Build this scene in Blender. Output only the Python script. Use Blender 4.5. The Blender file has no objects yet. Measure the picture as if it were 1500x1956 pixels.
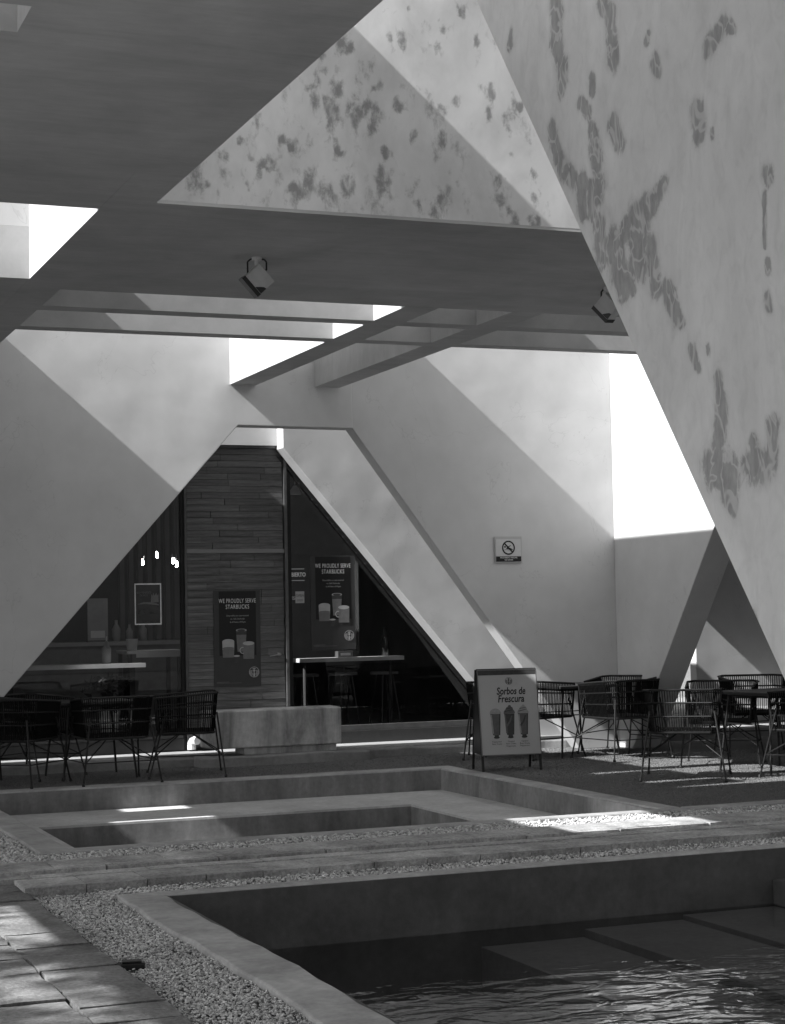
import bpy, bmesh, math, random
import numpy as np
from mathutils import Vector, Matrix

random.seed(7)
rng = np.random.default_rng(7)
scene = bpy.context.scene
col = scene.collection
R = math.radians

# ---------------------------------------------------------------- camera
cam_d = bpy.data.cameras.new('camera')
cam = bpy.data.objects.new('camera', cam_d)
col.objects.link(cam)
scene.camera = cam
F_PX, YAW, PITCH, ROLL = 3401.98, 0.380323, 0.0571524, -0.0196965
fw = Vector((math.sin(YAW) * math.cos(PITCH), math.cos(YAW) * math.cos(PITCH), math.sin(PITCH)))
rt = Vector((math.cos(YAW), -math.sin(YAW), 0))
up = rt.cross(fw)
r2 = rt * math.cos(ROLL) + up * math.sin(ROLL)
u2 = up * math.cos(ROLL) - rt * math.sin(ROLL)
m = Matrix((r2, u2, -fw)).transposed().to_4x4()
m.translation = Vector((0, 0, 1.53))
cam.matrix_world = m
cam_d.sensor_fit = 'VERTICAL'
cam_d.sensor_height = 36.0
cam_d.lens = 36.0 * F_PX / 1956.0
cam_d.clip_start = 0.05
cam_d.clip_end = 3000

# ---------------------------------------------------------------- world, sun, exposure
LDIR = Vector((1.0, 0.110, -0.87)).normalized()          # the way sunlight travels
world = bpy.data.worlds.new('World')
scene.world = world
world.use_nodes = True
wn = world.node_tree
wn.nodes.clear()
sky = wn.nodes.new('ShaderNodeTexSky')
sky.sky_type = 'NISHITA'
sky.sun_disc = False
sky.sun_elevation = math.asin(-LDIR.z)
sky.sun_rotation = math.atan2(-LDIR.x, -LDIR.y)
bw = wn.nodes.new('ShaderNodeRGBToBW')                   # black-and-white photograph
bg = wn.nodes.new('ShaderNodeBackground')
bg.inputs['Strength'].default_value = 0.118
wo = wn.nodes.new('ShaderNodeOutputWorld')
wn.links.new(sky.outputs[0], bw.inputs[0])
wn.links.new(bw.outputs[0], bg.inputs['Color'])
wn.links.new(bg.outputs[0], wo.inputs['Surface'])

sun_d = bpy.data.lights.new('sun', 'SUN')
sun_d.energy = 4.4
sun_d.angle = R(0.53)
sun_d.color = (1.0, 1.0, 1.0)
sun = bpy.data.objects.new('sun', sun_d)
col.objects.link(sun)
sun.rotation_euler = LDIR.to_track_quat('-Z', 'Y').to_euler()
sun.location = (-20, -2, 20)

scene.view_settings.view_transform = 'Standard'
scene.view_settings.look = 'None'
scene.view_settings.exposure = 1.25
scene.view_settings.gamma = 1.0
scene.view_settings.use_curve_mapping = False
scene.render.engine = 'CYCLES'
scene.cycles.max_bounces = 8
scene.cycles.diffuse_bounces = 4
scene.cycles.glossy_bounces = 3
scene.cycles.transparent_max_bounces = 12

# ---------------------------------------------------------------- materials
MATS = {}

class NT:
    def __init__(self, name):
        self.m = bpy.data.materials.new(name)
        self.m.use_nodes = True
        self.t = self.m.node_tree
        self.t.nodes.clear()
        self.out = self.t.nodes.new('ShaderNodeOutputMaterial')
        MATS[name] = self.m
    def n(self, typ, **kw):
        x = self.t.nodes.new(typ)
        for k, v in kw.items():
            if k.startswith('i_'):
                x.inputs[k[2:].replace('_', ' ')].default_value = v
            else:
                setattr(x, k, v)
        return x
    def l(self, a, b):
        self.t.links.new(a, b)
    def coords(self, scale=(1, 1, 1), loc=(0, 0, 0), kind='Object'):
        if kind == 'World':
            tc = self.n('ShaderNodeNewGeometry')
            kind = 'Position'
        else:
            tc = self.n('ShaderNodeTexCoord')
        mp = self.n('ShaderNodeMapping')
        mp.inputs['Scale'].default_value = scale
        mp.inputs['Location'].default_value = loc
        self.l(tc.outputs[kind], mp.inputs['Vector'])
        return mp.outputs[0]
    def noise(self, vec, scale, detail=4, rough=0.55, dist=0.0):
        x = self.n('ShaderNodeTexNoise')
        x.inputs['Scale'].default_value = scale
        x.inputs['Detail'].default_value = detail
        x.inputs['Roughness'].default_value = rough
        x.inputs['Distortion'].default_value = dist
        self.l(vec, x.inputs['Vector'])
        return x.outputs[0]
    def rng(self, v, a, b, c, d, smooth=False):
        x = self.n('ShaderNodeMapRange')
        if smooth:
            x.interpolation_type = 'SMOOTHSTEP'
        x.clamp = True
        for k, q in zip(('From Min', 'From Max', 'To Min', 'To Max'), (a, b, c, d)):
            x.inputs[k].default_value = q
        self.l(v, x.inputs['Value'])
        return x.outputs[0]
    def math(self, op, a, b=None, c=None):
        x = self.n('ShaderNodeMath')
        x.operation = op
        for i, q in enumerate((a, b, c)):
            if q is None:
                continue
            if isinstance(q, (int, float)):
                x.inputs[i].default_value = q
            else:
                self.l(q, x.inputs[i])
        return x.outputs[0]
    def bump(self, h, strength, dist=0.01, prev=None):
        b = self.n('ShaderNodeBump')
        b.inputs['Strength'].default_value = strength
        b.inputs['Distance'].default_value = dist
        self.l(h, b.inputs['Height'])
        if prev is not None:
            self.l(prev, b.inputs['Normal'])
        return b.outputs[0]
    def bsdf(self, colv, rough=0.8, normal=None, spec=0.3, metal=0.0):
        p = self.n('ShaderNodeBsdfPrincipled')
        if isinstance(colv, (int, float)):
            p.inputs['Base Color'].default_value = (colv, colv, colv, 1)
        else:
            self.l(colv, p.inputs['Base Color'])
        if isinstance(rough, (int, float)):
            p.inputs['Roughness'].default_value = rough
        else:
            self.l(rough, p.inputs['Roughness'])
        p.inputs['Specular IOR Level'].default_value = spec
        p.inputs['Metallic'].default_value = metal
        if normal is not None:
            self.l(normal, p.inputs['Normal'])
        self.l(p.outputs[0], self.out.inputs['Surface'])
        return p

def plain(name, g, rough=0.6, spec=0.3, metal=0.0, var=0.0, scale=8.0, bump=0.0, bscale=60.0):
    t = NT(name)
    v = t.coords()
    c = g
    if var:
        c = t.rng(t.noise(v, scale, 5, 0.6), 0.25, 0.75, g * (1 - var), g * (1 + var))
    nm = t.bump(t.noise(v, bscale, 3), bump, 0.004) if bump else None
    t.bsdf(c, rough, nm, spec, metal)
    return t.m

def stucco(name, g, mode='plain', streak=(1, 1, 1)):
    t = NT(name)
    W = lambda sc=(1, 1, 1), lo=(0, 0, 0): t.coords(sc, lo, 'World')
    v = W()
    vs = W(streak)
    big = t.noise(vs, 0.55, 4, 0.6)
    med = t.noise(vs, 3.2, 5, 0.62)
    amp = 0.09
    c = t.rng(big, 0.3, 0.7, g * (1 - amp), g * (1 + amp * 0.7))
    c = t.math('MULTIPLY', c, t.rng(med, 0.3, 0.7, 0.95, 1.04))
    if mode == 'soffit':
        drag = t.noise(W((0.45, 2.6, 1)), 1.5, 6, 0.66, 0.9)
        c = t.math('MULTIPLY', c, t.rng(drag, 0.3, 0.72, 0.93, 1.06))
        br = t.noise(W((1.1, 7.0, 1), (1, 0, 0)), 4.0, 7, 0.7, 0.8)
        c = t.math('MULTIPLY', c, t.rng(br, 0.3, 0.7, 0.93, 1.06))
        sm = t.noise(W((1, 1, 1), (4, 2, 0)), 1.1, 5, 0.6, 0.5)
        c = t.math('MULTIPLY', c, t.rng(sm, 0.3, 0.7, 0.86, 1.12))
    if mode in ('stain', 'peel'):
        at = t.n('ShaderNodeAttribute')
        at.attribute_name = 'wear'
        wear = at.outputs['Fac']
    if mode == 'stain':
        n1_ = t.noise(W((1.15, 1, 0.75), (0, 0, 4)), 15, 7, 0.68, 0.3)
        n2_ = t.noise(W((1, 1, 0.7), (5, 0, 2)), 4.2, 4, 0.6, 0.3)
        e = t.math('ADD', t.math('ADD', t.math('MULTIPLY', n1_, 0.62), t.math('MULTIPLY', n2_, 0.38)), t.math('MULTIPLY', wear, 0.20))
        k = t.rng(e, 0.54, 0.74, 0.0, 1.0, True)
        c = t.math('MULTIPLY', c, t.rng(k, 0, 1, 1.0, 0.45))
        sm = t.noise(W((1, 1, 0.6), (9, 0, 0)), 2.6, 6, 0.62, 0.3)
        c = t.math('MULTIPLY', c, t.rng(sm, 0.40, 0.72, 1.05, 0.80))
    if mode == 'peel':
        no = t.noise(W((1, 1.2, 0.7), (0, 2, 7)), 12, 7, 0.66, 0.7)
        e = t.math('ADD', wear, t.math('MULTIPLY', t.math('SUBTRACT', no, 0.5), 1.35))
        k = t.rng(e, 0.24, 0.52, 0.0, 1.0, True)
        ve = t.noise(W((1, 1.5, 0.8), (0, 1, 3)), 6.5, 2, 0.5, 0.8)
        vein = t.rng(t.math('ABSOLUTE', t.math('SUBTRACT', ve, 0.5)), 0.008, 0.040, 0.0, 1.0, True)
        kv = t.math('MULTIPLY', k, t.rng(vein, 0, 1, 0.35, 1.0))
        inner = t.noise(W((1, 1.5, 0.6)), 16, 4, 0.6)
        c = t.math('MULTIPLY', c, t.rng(t.math('MULTIPLY', kv, t.rng(inner, 0.3, 0.7, 0.62, 1.08)), 0, 1, 1.0, 0.52))
        c = t.math('MULTIPLY', c, t.rng(e, -0.1, 0.35, 1.0, 0.90, True))
        pale = t.noise(W((1, 1, 0.45), (0, 1, 2)), 2.6, 6, 0.62, 1.2)
        c = t.math('MULTIPLY', c, t.rng(pale, 0.36, 0.68, 0.93, 1.08))
    if mode == 'plain':
        ck = t.noise(W((1, 1, 0.8), (2, 3, 1)), 0.9, 5, 0.55, 0.5)
        line = t.rng(t.math('ABSOLUTE', t.math('SUBTRACT', ck, 0.46)), 0.0004, 0.0022, 0.88, 1.0)
        c = t.math('MULTIPLY', c, line)
    und = t.noise(v, 1.7, 1, 0.45)
    und2 = t.noise(v, 7.0, 1, 0.5)
    n1 = t.bump(und, 0.30 if mode != 'soffit' else 0.15, 0.045)
    n1 = t.bump(und2, 0.09, 0.010, n1)
    t.bsdf(c, 0.85, n1, 0.2)
    return t.m

stucco('stucco', 0.58)
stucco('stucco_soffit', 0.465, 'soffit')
stucco('stucco_stained', 0.66, 'stain')
stucco('stucco_peeling', 0.68, 'peel')

def concrete(name, g, streak=0.0, var=0.22, rough=0.85, spec=0.25, blot=1.5):
    t = NT(name)
    v = t.coords()
    a = t.noise(v, blot, 6, 0.65)
    b = t.noise(v, 22, 4, 0.6)
    c = t.rng(a, 0.28, 0.72, g * (1 - var), g * (1 + var))
    c = t.math('MULTIPLY', c, t.rng(b, 0.3, 0.7, 0.88, 1.10))
    if streak:
        s = t.noise(t.coords((1, 1, 0.22)), 3.6, 5, 0.65, 0.4)
        c = t.math('MULTIPLY', c, t.rng(s, 0.35, 0.68, 1 + streak * 0.5, 1 - streak))
    pit = t.noise(v, 120, 2, 0.5)
    nm = t.bump(b, 0.25, 0.006)
    nm = t.bump(pit, 0.2, 0.002, nm)
    t.bsdf(c, rough, nm, spec)
    return t.m

concrete('concrete_coping', 0.36, 0.0, 0.34, blot=2.6)
concrete('concrete_pool', 0.22, 0.35, 0.25)
concrete('concrete_shelf', 0.50, 0.0, 0.22)
concrete('concrete_bench', 0.5, 0.55, 0.18)
concrete('dark_pool_paint', 0.068, 0.15, 0.40, 0.6, 0.3, 2.2)
concrete('pool_floor_paint', 0.20, 0.0, 0.3)
concrete('pool_tread', 0.21, 0.0, 0.2)
concrete('platform_paving', 0.30, 0.0, 0.2)
concrete('kerb_concrete', 0.24, 0.1, 0.25)
concrete('earth', 0.10, 0.0, 0.3, 0.95, 0.1, 0.6)
concrete('gravel_bed', 0.10, 0.0, 0.4, 0.95, 0.1, 20)

def paver(name, g):
    t = NT(name)
    v = t.coords(kind='Object')
    oi = t.n('ShaderNodeObjectInfo')
    off = t.n('ShaderNodeVectorMath')
    off.operation = 'ADD'
    sc = t.n('ShaderNodeVectorMath')
    sc.operation = 'SCALE'
    sc.inputs['Scale'].default_value = 1.0
    t.l(oi.outputs['Location'], sc.inputs[0])
    t.l(v, off.inputs[0])
    t.l(sc.outputs[0], off.inputs[1])
    vv = off.outputs[0]
    a = t.noise(vv, 3.0, 6, 0.7, 0.3)
    b = t.noise(vv, 45, 4, 0.7)
    c = t.rng(a, 0.28, 0.72, g * 0.48, g * 1.38)
    c = t.math('MULTIPLY', c, t.rng(b, 0.3, 0.7, 0.62, 1.30))
    c = t.math('MULTIPLY', c, t.rng(oi.outputs['Random'], 0, 1, 0.82, 1.15))
    nm = t.bump(a, 0.5, 0.015)
    nm = t.bump(b, 0.8, 0.008, nm)
    t.bsdf(c, 0.8, nm, 0.25)
    return t.m
paver('stone_paver', 0.42)
paver('stone_walk', 0.20)

def turf_mat():
    t = NT('turf')
    v = t.coords()
    a = t.noise(v, 1.3, 4, 0.6)
    b = t.noise(t.coords((1, 1, 1)), 160, 2, 0.6)
    c = t.rng(a, 0.3, 0.7, 0.115, 0.155)
    c = t.math('MULTIPLY', c, t.rng(b, 0.3, 0.7, 0.78, 1.22))
    nm = t.bump(b, 0.3, 0.006)
    t.bsdf(c, 0.95, nm, 0.05)
turf_mat()
plain('turf_blade', 0.17, 0.9, 0.05, 0, 0.4, 30)

def pebble_mat():
    t = NT('pebble')
    v = t.coords()
    a = t.noise(v, 38, 2, 0.5)
    b = t.noise(v, 3, 3, 0.5)
    c = t.rng(a, 0.25, 0.75, 0.28, 0.78)
    c = t.math('MULTIPLY', c, t.rng(b, 0.3, 0.7, 0.85, 1.12))
    t.bsdf(c, 0.8, None, 0.25)
pebble_mat()

def wood_mat():
    t = NT('wood_board')
    v = t.coords((1.2, 1, 14))
    oi = t.n('ShaderNodeObjectInfo')
    off = t.n('ShaderNodeVectorMath')
    off.operation = 'ADD'
    t.l(v, off.inputs[0])
    t.l(oi.outputs['Location'], off.inputs[1])
    a = t.noise(off.outputs[0], 2.6, 6, 0.7, 0.4)
    b = t.noise(off.outputs[0], 14, 4, 0.6)
    g = t.rng(oi.outputs['Random'], 0, 1, 0.105, 0.150)
    c = t.math('MULTIPLY', g, t.rng(a, 0.28, 0.72, 0.55, 1.6))
    c = t.math('MULTIPLY', c, t.rng(b, 0.3, 0.7, 0.85, 1.12))
    nm = t.bump(a, 0.3, 0.003)
    t.bsdf(c, 0.62, nm, 0.3)
wood_mat()

plain('black_metal', 0.010, 0.45, 0.35, 0.0, 0.3, 20)
plain('dark_metal', 0.035, 0.4, 0.5, 0.0, 0.25, 12)
plain('steel', 0.32, 0.28, 0.5, 1.0)
plain('rope', 0.005, 0.8, 0.1, 0, 0.4, 60)
plain('table_black', 0.03, 0.45, 0.4, 0, 0.25, 6)
plain('lamp_housing', 0.58, 0.5, 0.4, 0, 0.12, 10)
plain('lamp_black', 0.012, 0.3, 0.5)
plain('sign_white', 0.56, 0.5, 0.3, 0, 0.05, 20)
plain('sign_frame', 0.44, 0.6, 0.3)
plain('ink_black', 0.012, 0.6, 0.3)
plain('ink_grey', 0.18, 0.6, 0.3)
plain('poster_sheet', 0.05, 0.45, 0.3, 0, 0.12, 5)
plain('poster_black', 0.010, 0.4, 0.35)
plain('poster_white', 0.8, 0.5, 0.3)
plain('poster_pale', 0.42, 0.5, 0.3, 0, 0.1, 20)
plain('poster_mid', 0.17, 0.5, 0.3, 0, 0.2, 14)
plain('poster_dim', 0.055, 0.5, 0.3, 0, 0.2, 14)
plain('board_sheet', 0.36, 0.5, 0.3, 0, 0.05, 3)
plain('board_mid', 0.085, 0.5, 0.3, 0, 0.25, 25)
plain('board_dark', 0.04, 0.5, 0.3, 0, 0.3, 25)
plain('board_pale', 0.24, 0.5, 0.3, 0, 0.2, 30)
plain('white_paint', 0.70, 0.5, 0.3)
plain('header_paint', 0.62, 0.8, 0.2, 0, 0.06, 4)
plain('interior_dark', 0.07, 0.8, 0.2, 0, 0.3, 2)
plain('interior_floor', 0.14, 0.5, 0.4, 0, 0.3, 2)
plain('interior_wood', 0.16, 0.5, 0.3, 0, 0.3, 5)
plain('interior_slat', 0.12, 0.6, 0.3, 0, 0.2, 3)
plain('interior_pale', 0.7, 0.6, 0.3, 0, 0.15, 5)
plain('interior_mid', 0.32, 0.6, 0.3, 0, 0.2, 5)
plain('plant_leaf', 0.045, 0.6, 0.3, 0, 0.4, 20)
plain('tree_leaf', 0.07, 0.6, 0.3, 0, 0.4, 3)
plain('bark', 0.10, 0.9, 0.1, 0, 0.3, 6)
plain('gasket', 0.012, 0.5, 0.4, 0, 0.5, 30)
plain('frame_metal', 0.10, 0.35, 0.5, 0.3, 0.3, 9)
plain('pipe_white', 0.72, 0.4, 0.4)

def glass_mat(name, ior, tint, bumped=False):
    t = NT(name)
    fr = t.n('ShaderNodeFresnel')
    fr.inputs['IOR'].default_value = ior
    tr = t.n('ShaderNodeBsdfTransparent')
    tr.inputs['Color'].default_value = (tint, tint, tint, 1)
    gl = t.n('ShaderNodeBsdfGlossy')
    gl.inputs['Roughness'].default_value = 0.0
    gl.inputs['Color'].default_value = (1, 1, 1, 1)
    if bumped:
        v = t.coords((1, 1, 1))
        sep = t.n('ShaderNodeSeparateXYZ')
        t.l(v, sep.inputs[0])
        near = t.rng(sep.outputs['Y'], 7.7, 8.9, 1.0, 0.03, True)     # the ripples die out towards the far wall
        vr = t.n('ShaderNodeMapping')
        vr.inputs['Rotation'].default_value = (0, 0, 0.38)
        vr.inputs['Scale'].default_value = (0.75, 1.35, 1)
        t.l(v, vr.inputs['Vector'])
        h = t.noise(vr.outputs[0], 4.6, 3, 0.5, 0.7)
        h = t.math('MULTIPLY', h, near)
        nm = t.bump(h, 1.0, 0.024)
        t.l(nm, fr.inputs['Normal'])
        t.l(nm, gl.inputs['Normal'])
    mx = t.n('ShaderNodeMixShader')
    t.l(fr.outputs[0], mx.inputs[0])
    t.l(tr.outputs[0], mx.inputs[1])
    t.l(gl.outputs[0], mx.inputs[2])
    t.l(mx.outputs[0], t.out.inputs['Surface'])
    return t.m
glass_mat('window_glass', 1.5, 0.85)
glass_mat('pool_water', 1.36, 0.90, True)
glass_mat('bottle_glass', 1.5, 0.5)

def emit(name, s):
    t = NT(name)
    e = t.n('ShaderNodeEmission')
    e.inputs['Strength'].default_value = s
    t.l(e.outputs[0], t.out.inputs['Surface'])
emit('bulb_glow', 45.0)

# ---------------------------------------------------------------- mesh helpers
class MB:
    def __init__(self):
        self.v = []
        self.f = []
    def add(self, vs, fs):
        o = len(self.v)
        self.v += [tuple(p) for p in vs]
        self.f += [tuple(i + o for i in f) for f in fs]
        return self
    def box(self, x0, x1, y0, y1, z0, z1):
        return self.add([(x0, y0, z0), (x1, y0, z0), (x1, y1, z0), (x0, y1, z0), (x0, y0, z1), (x1, y0, z1), (x1, y1, z1), (x0, y1, z1)],
                        [(3, 2, 1, 0), (4, 5, 6, 7), (0, 1, 5, 4), (1, 2, 6, 5), (2, 3, 7, 6), (3, 0, 4, 7)])
    def prism(self, poly, axis, a, b):
        """poly in the two other axes (x,z for axis y; y,z for axis x; x,y for axis z)"""
        n = len(poly)
        def p(q, t):
            return {'y': (q[0], t, q[1]), 'x': (t, q[0], q[1]), 'z': (q[0], q[1], t)}[axis]
        vs = [p(q, a) for q in poly] + [p(q, b) for q in poly]
        fs = [tuple(range(n)), tuple(range(2 * n - 1, n - 1, -1))]
        fs += [((i + 1) % n, i, n + i, n + (i + 1) % n) for i in range(n)]
        return self.add(vs, fs)
    def tube(self, p0, p1, r0, r1=None, n=6, cap=True):
        r1 = r0 if r1 is None else r1
        p0, p1 = Vector(p0), Vector(p1)
        d = (p1 - p0).normalized()
        a = d.orthogonal().normalized()
        b = d.cross(a)
        vs = []
        for q, r in ((p0, r0), (p1, r1)):
            for i in range(n):
                t = 2 * math.pi * i / n
                vs.append(q + (a * math.cos(t) + b * math.sin(t)) * r)
        fs = [(i, (i + 1) % n, n + (i + 1) % n, n + i) for i in range(n)]
        if cap:
            fs += [tuple(range(n - 1, -1, -1)), tuple(range(n, 2 * n))]
        return self.add(vs, fs)
    def path(self, pts, r, n=6, closed=False):
        k = len(pts)
        for i in range(k if closed else k - 1):
            self.tube(pts[i], pts[(i + 1) % k], r, r, n)
        return self
    def lathe(self, prof, c=(0, 0, 0), n=12):
        vs, fs = [], []
        for r, z in prof:
            for i in range(n):
                t = 2 * math.pi * i / n
                vs.append((c[0] + r * math.cos(t), c[1] + r * math.sin(t), c[2] + z))
        for j in range(len(prof) - 1):
            for i in range(n):
                fs.append((j * n + i, j * n + (i + 1) % n, (j + 1) * n + (i + 1) % n, (j + 1) * n + i))
        fs.append(tuple(range(n - 1, -1, -1)))
        fs.append(tuple(range((len(prof) - 1) * n, len(prof) * n)))
        return self.add(vs, fs)
    def mesh(self, name):
        me = bpy.data.meshes.new(name)
        me.from_pydata(self.v, [], self.f)
        me.validate()
        bm = bmesh.new()
        bm.from_mesh(me)
        bmesh.ops.recalc_face_normals(bm, faces=bm.faces)
        bm.to_mesh(me)
        bm.free()
        return me
    def build(self, name, mat, parent=None, loc=(0, 0, 0), bevel=0.0, smooth=False):
        me = self.mesh(name)
        me.materials.append(MATS[mat])
        if smooth:
            me.polygons.foreach_set('use_smooth', [True] * len(me.polygons))
        return link(name, me, parent, loc, bevel)

def link(name, me, parent=None, loc=(0, 0, 0), bevel=0.0):
    o = bpy.data.objects.new(name, me)
    col.objects.link(o)
    o.location = loc
    if parent is not None:
        o.parent = parent
    if bevel:
        b = o.modifiers.new('bevel', 'BEVEL')
        b.width = bevel
        b.segments = 2
        b.limit_method = 'ANGLE'
    return o

def tag(o, label, cat, group=None):
    o['label'] = label
    o['category'] = cat
    if group:
        o['group'] = group
    return o

def struct(o):
    o['kind'] = 'structure'
    return o

def thing(name, label, cat, loc=(0, 0, 0), rz=0.0, group=None):
    o = bpy.data.objects.new(name, None)
    col.objects.link(o)
    o.location = loc
    o.rotation_euler = (0, 0, rz)
    o.empty_display_size = 0.2
    return tag(o, label, cat, group)

def copy_tree(o, parent=None):
    c = o.copy()
    col.objects.link(c)
    c.parent = parent
    for ch in list(o.children):
        copy_tree(ch, c)
    return c

def subdivided_box(x0, x1, y0, y1, z0, z1, step, amp, seed=0):
    """a box whose long edges wander a little, as hand-trowelled concrete does"""
    bm = bmesh.new()
    nx = max(1, int(round((x1 - x0) / step)))
    ny = max(1, int(round((y1 - y0) / step)))
    rr = random.Random(seed)
    px = [rr.uniform(0, 9) for _ in range(8)]
    def wob(t, k):
        return amp * (math.sin(t * 2.1 + px[k]) * 0.5 + math.sin(t * 5.3 + px[k + 1]) * 0.3 + math.sin(t * 11.7 + px[k + 2]) * 0.25)
    def P(i, j, z):
        x = x0 + (x1 - x0) * i / nx
        y = y0 + (y1 - y0) * j / ny
        if j in (0, ny):
            y += wob(x, 0 if j == 0 else 3)
        if i in (0, nx):
            x += wob(y, 1 if i == 0 else 4)
        return (x, y, z + (wob(x + y, 5) * 0.3 if z == z1 else 0))
    g = {}
    for z in (z0, z1):
        for i in range(nx + 1):
            for j in range(ny + 1):
                g[(i, j, z)] = bm.verts.new(P(i, j, z))
    for i in range(nx):
        for j in range(ny):
            bm.faces.new([g[(i, j, z1)], g[(i + 1, j, z1)], g[(i + 1, j + 1, z1)], g[(i, j + 1, z1)]])
            bm.faces.new([g[(i, j + 1, z0)], g[(i + 1, j + 1, z0)], g[(i + 1, j, z0)], g[(i, j, z0)]])
    for i in range(nx):
        for j, fl in ((0, 0), (ny, 1)):
            q = [g[(i, j, z0)], g[(i + 1, j, z0)], g[(i + 1, j, z1)], g[(i, j, z1)]]
            bm.faces.new(q if not fl else q[::-1])
    for j in range(ny):
        for i, fl in ((0, 1), (nx, 0)):
            q = [g[(i, j, z0)], g[(i, j + 1, z0)], g[(i, j + 1, z1)], g[(i, j, z1)]]
            bm.faces.new(q if not fl else q[::-1])
    me = bpy.data.meshes.new('wavy')
    bm.to_mesh(me)
    bm.free()
    return me

def mobj(name, me, mat, parent=None, loc=(0, 0, 0), bevel=0.0):
    me.name = name
    me.materials.append(MATS[mat])
    return link(name, me, parent, loc, bevel)

# ---------------------------------------------------------------- key dimensions (metres)
ZS = 3.93          # soffit of every roof beam
YP = 17.60         # front of the courtyard wall with the A-shaped opening
YF = 9.95          # face of the high fascia
XE = 9.715         # end wall
YI = 18.50         # inner wall around the shop front
YG = 18.80         # shop front plane
XN = 4.0           # near wall

# ================================================================= ground
def sheet(name, rect, holes, z, mat, thick=None):
    xs = sorted(set([rect[0], rect[1]] + [h[0] for h in holes] + [h[1] for h in holes]))
    ys = sorted(set([rect[2], rect[3]] + [h[2] for h in holes] + [h[3] for h in holes]))
    xs = [x for x in xs if rect[0] <= x <= rect[1]]
    ys = [y for y in ys if rect[2] <= y <= rect[3]]
    vs, idx, fs = [], {}, []
    for i, x in enumerate(xs):
        for j, y in enumerate(ys):
            idx[(i, j)] = len(vs)
            vs.append((x, y, z))
    for i in range(len(xs) - 1):
        for j in range(len(ys) - 1):
            cx, cy = (xs[i] + xs[i + 1]) / 2, (ys[j] + ys[j + 1]) / 2
            if any(h[0] < cx < h[1] and h[2] < cy < h[3] for h in holes):
                continue
            fs.append((idx[(i, j)], idx[(i + 1, j)], idx[(i + 1, j + 1)], idx[(i, j + 1)]))
    me = bpy.data.meshes.new(name)
    me.from_pydata(vs, [], fs)
    me.materials.append(MATS[mat])
    return struct(link(name, me))

NEARP = (2.25, 9.6, 1.5, 9.88)       # near pool, outside of its coping
FARP = (2.20, 7.15, 11.90, 16.50)    # far pool
sheet('ground', (-400, 400, -400, 400), [NEARP, FARP, (-30, 30, 18.2, 40)], -0.10, 'earth')
sheet('turf', (-14, 16, 11.66, 18.05), [(FARP[0] - 1.2, FARP[1], FARP[2] - 0.24, FARP[3]), (-14, FARP[0] - 1.2, 11.66, 15.0), (-14, 16, 11.66, 12.06)], 0.0, 'turf')

plat = MB().box(-14, 16, 18.17, 30, -0.1, 0.10)
struct(plat.build('pavement', 'platform_paving', bevel=0.01))
k = subdivided_box(-6, 9.70, 17.96, 18.18, -0.1, 0.085, 0.08, 0.05, 3)
o = mobj('kerb', k, 'kerb_concrete', bevel=0.015)
struct(o)

k = subdivided_box(7.155, 16, 11.90, 12.06, -0.12, 0.004, 0.16, 0.012, 8)
struct(mobj('turf_kerb', k, 'concrete_coping', bevel=0.012))

# ---- pools
def ring(outer, inner, z0, z1, amp, name, mat, parent, seed):
    x0, x1, y0, y1 = outer
    a0, a1, b0, b1 = inner
    for i, (n, r) in enumerate((('coping', (x0, a0, b0, b1)), ('coping', (a1, x1, b0, b1)), ('coping', (x0, x1, y0, b0)), ('coping', (x0, x1, b1, y1)))):
        mobj(n, subdivided_box(r[0], r[1], r[2], r[3], z0, z1, 0.16, amp if i == 0 else min(amp, 0.006), seed + i), mat, parent, bevel=0.012)

pool = struct(bpy.data.objects.new('pool', None))
col.objects.link(pool)
ring(NEARP, (2.50, 9.4, 1.7, 9.77), -0.05, 0.002, 0.020, 'coping', 'concrete_coping', pool, 11)
b = MB()
b.box(2.34, 2.520, 1.6, 9.83, -1.0, -0.012)
b.box(9.388, 9.5, 1.6, 9.83, -1.0, -0.012)
b.box(2.512, 9.388, 9.758, 9.83, -1.0, -0.012)
b.box(2.512, 9.388, 1.6, 1.72, -1.0, -0.012)
b.build('pool_wall', 'dark_pool_paint', pool)
MB().box(2.30, 9.5, 1.6, 9.83, -1.0, -0.72).build('pool_floor', 'pool_floor_paint', pool)
for x0, x1, z in ((4.41, 5.095, -0.45), (5.10, 5.785, -0.402), (5.79, 9.38, -0.372)):
    MB().box(x0, x1, 1.73, 9.75, -0.99, z).build('tread', 'pool_tread', pool, bevel=0.004)
MB().box(6.45, 9.38, 9.2, 9.75, -0.3715, -0.20).build('bench_ledge', 'dark_pool_paint', pool, bevel=0.01)
w = MB().add([(2.50, 1.7, -0.355), (9.40, 1.7, -0.355), (9.40, 9.77, -0.355), (2.50, 9.77, -0.355)], [(0, 1, 2, 3)])
wm = bpy.data.meshes.new('water')
wm.from_pydata(w.v, [], w.f)                      # single sheet, facing up
wm.materials.append(MATS['pool_water'])
struct(link('water', wm))

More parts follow.
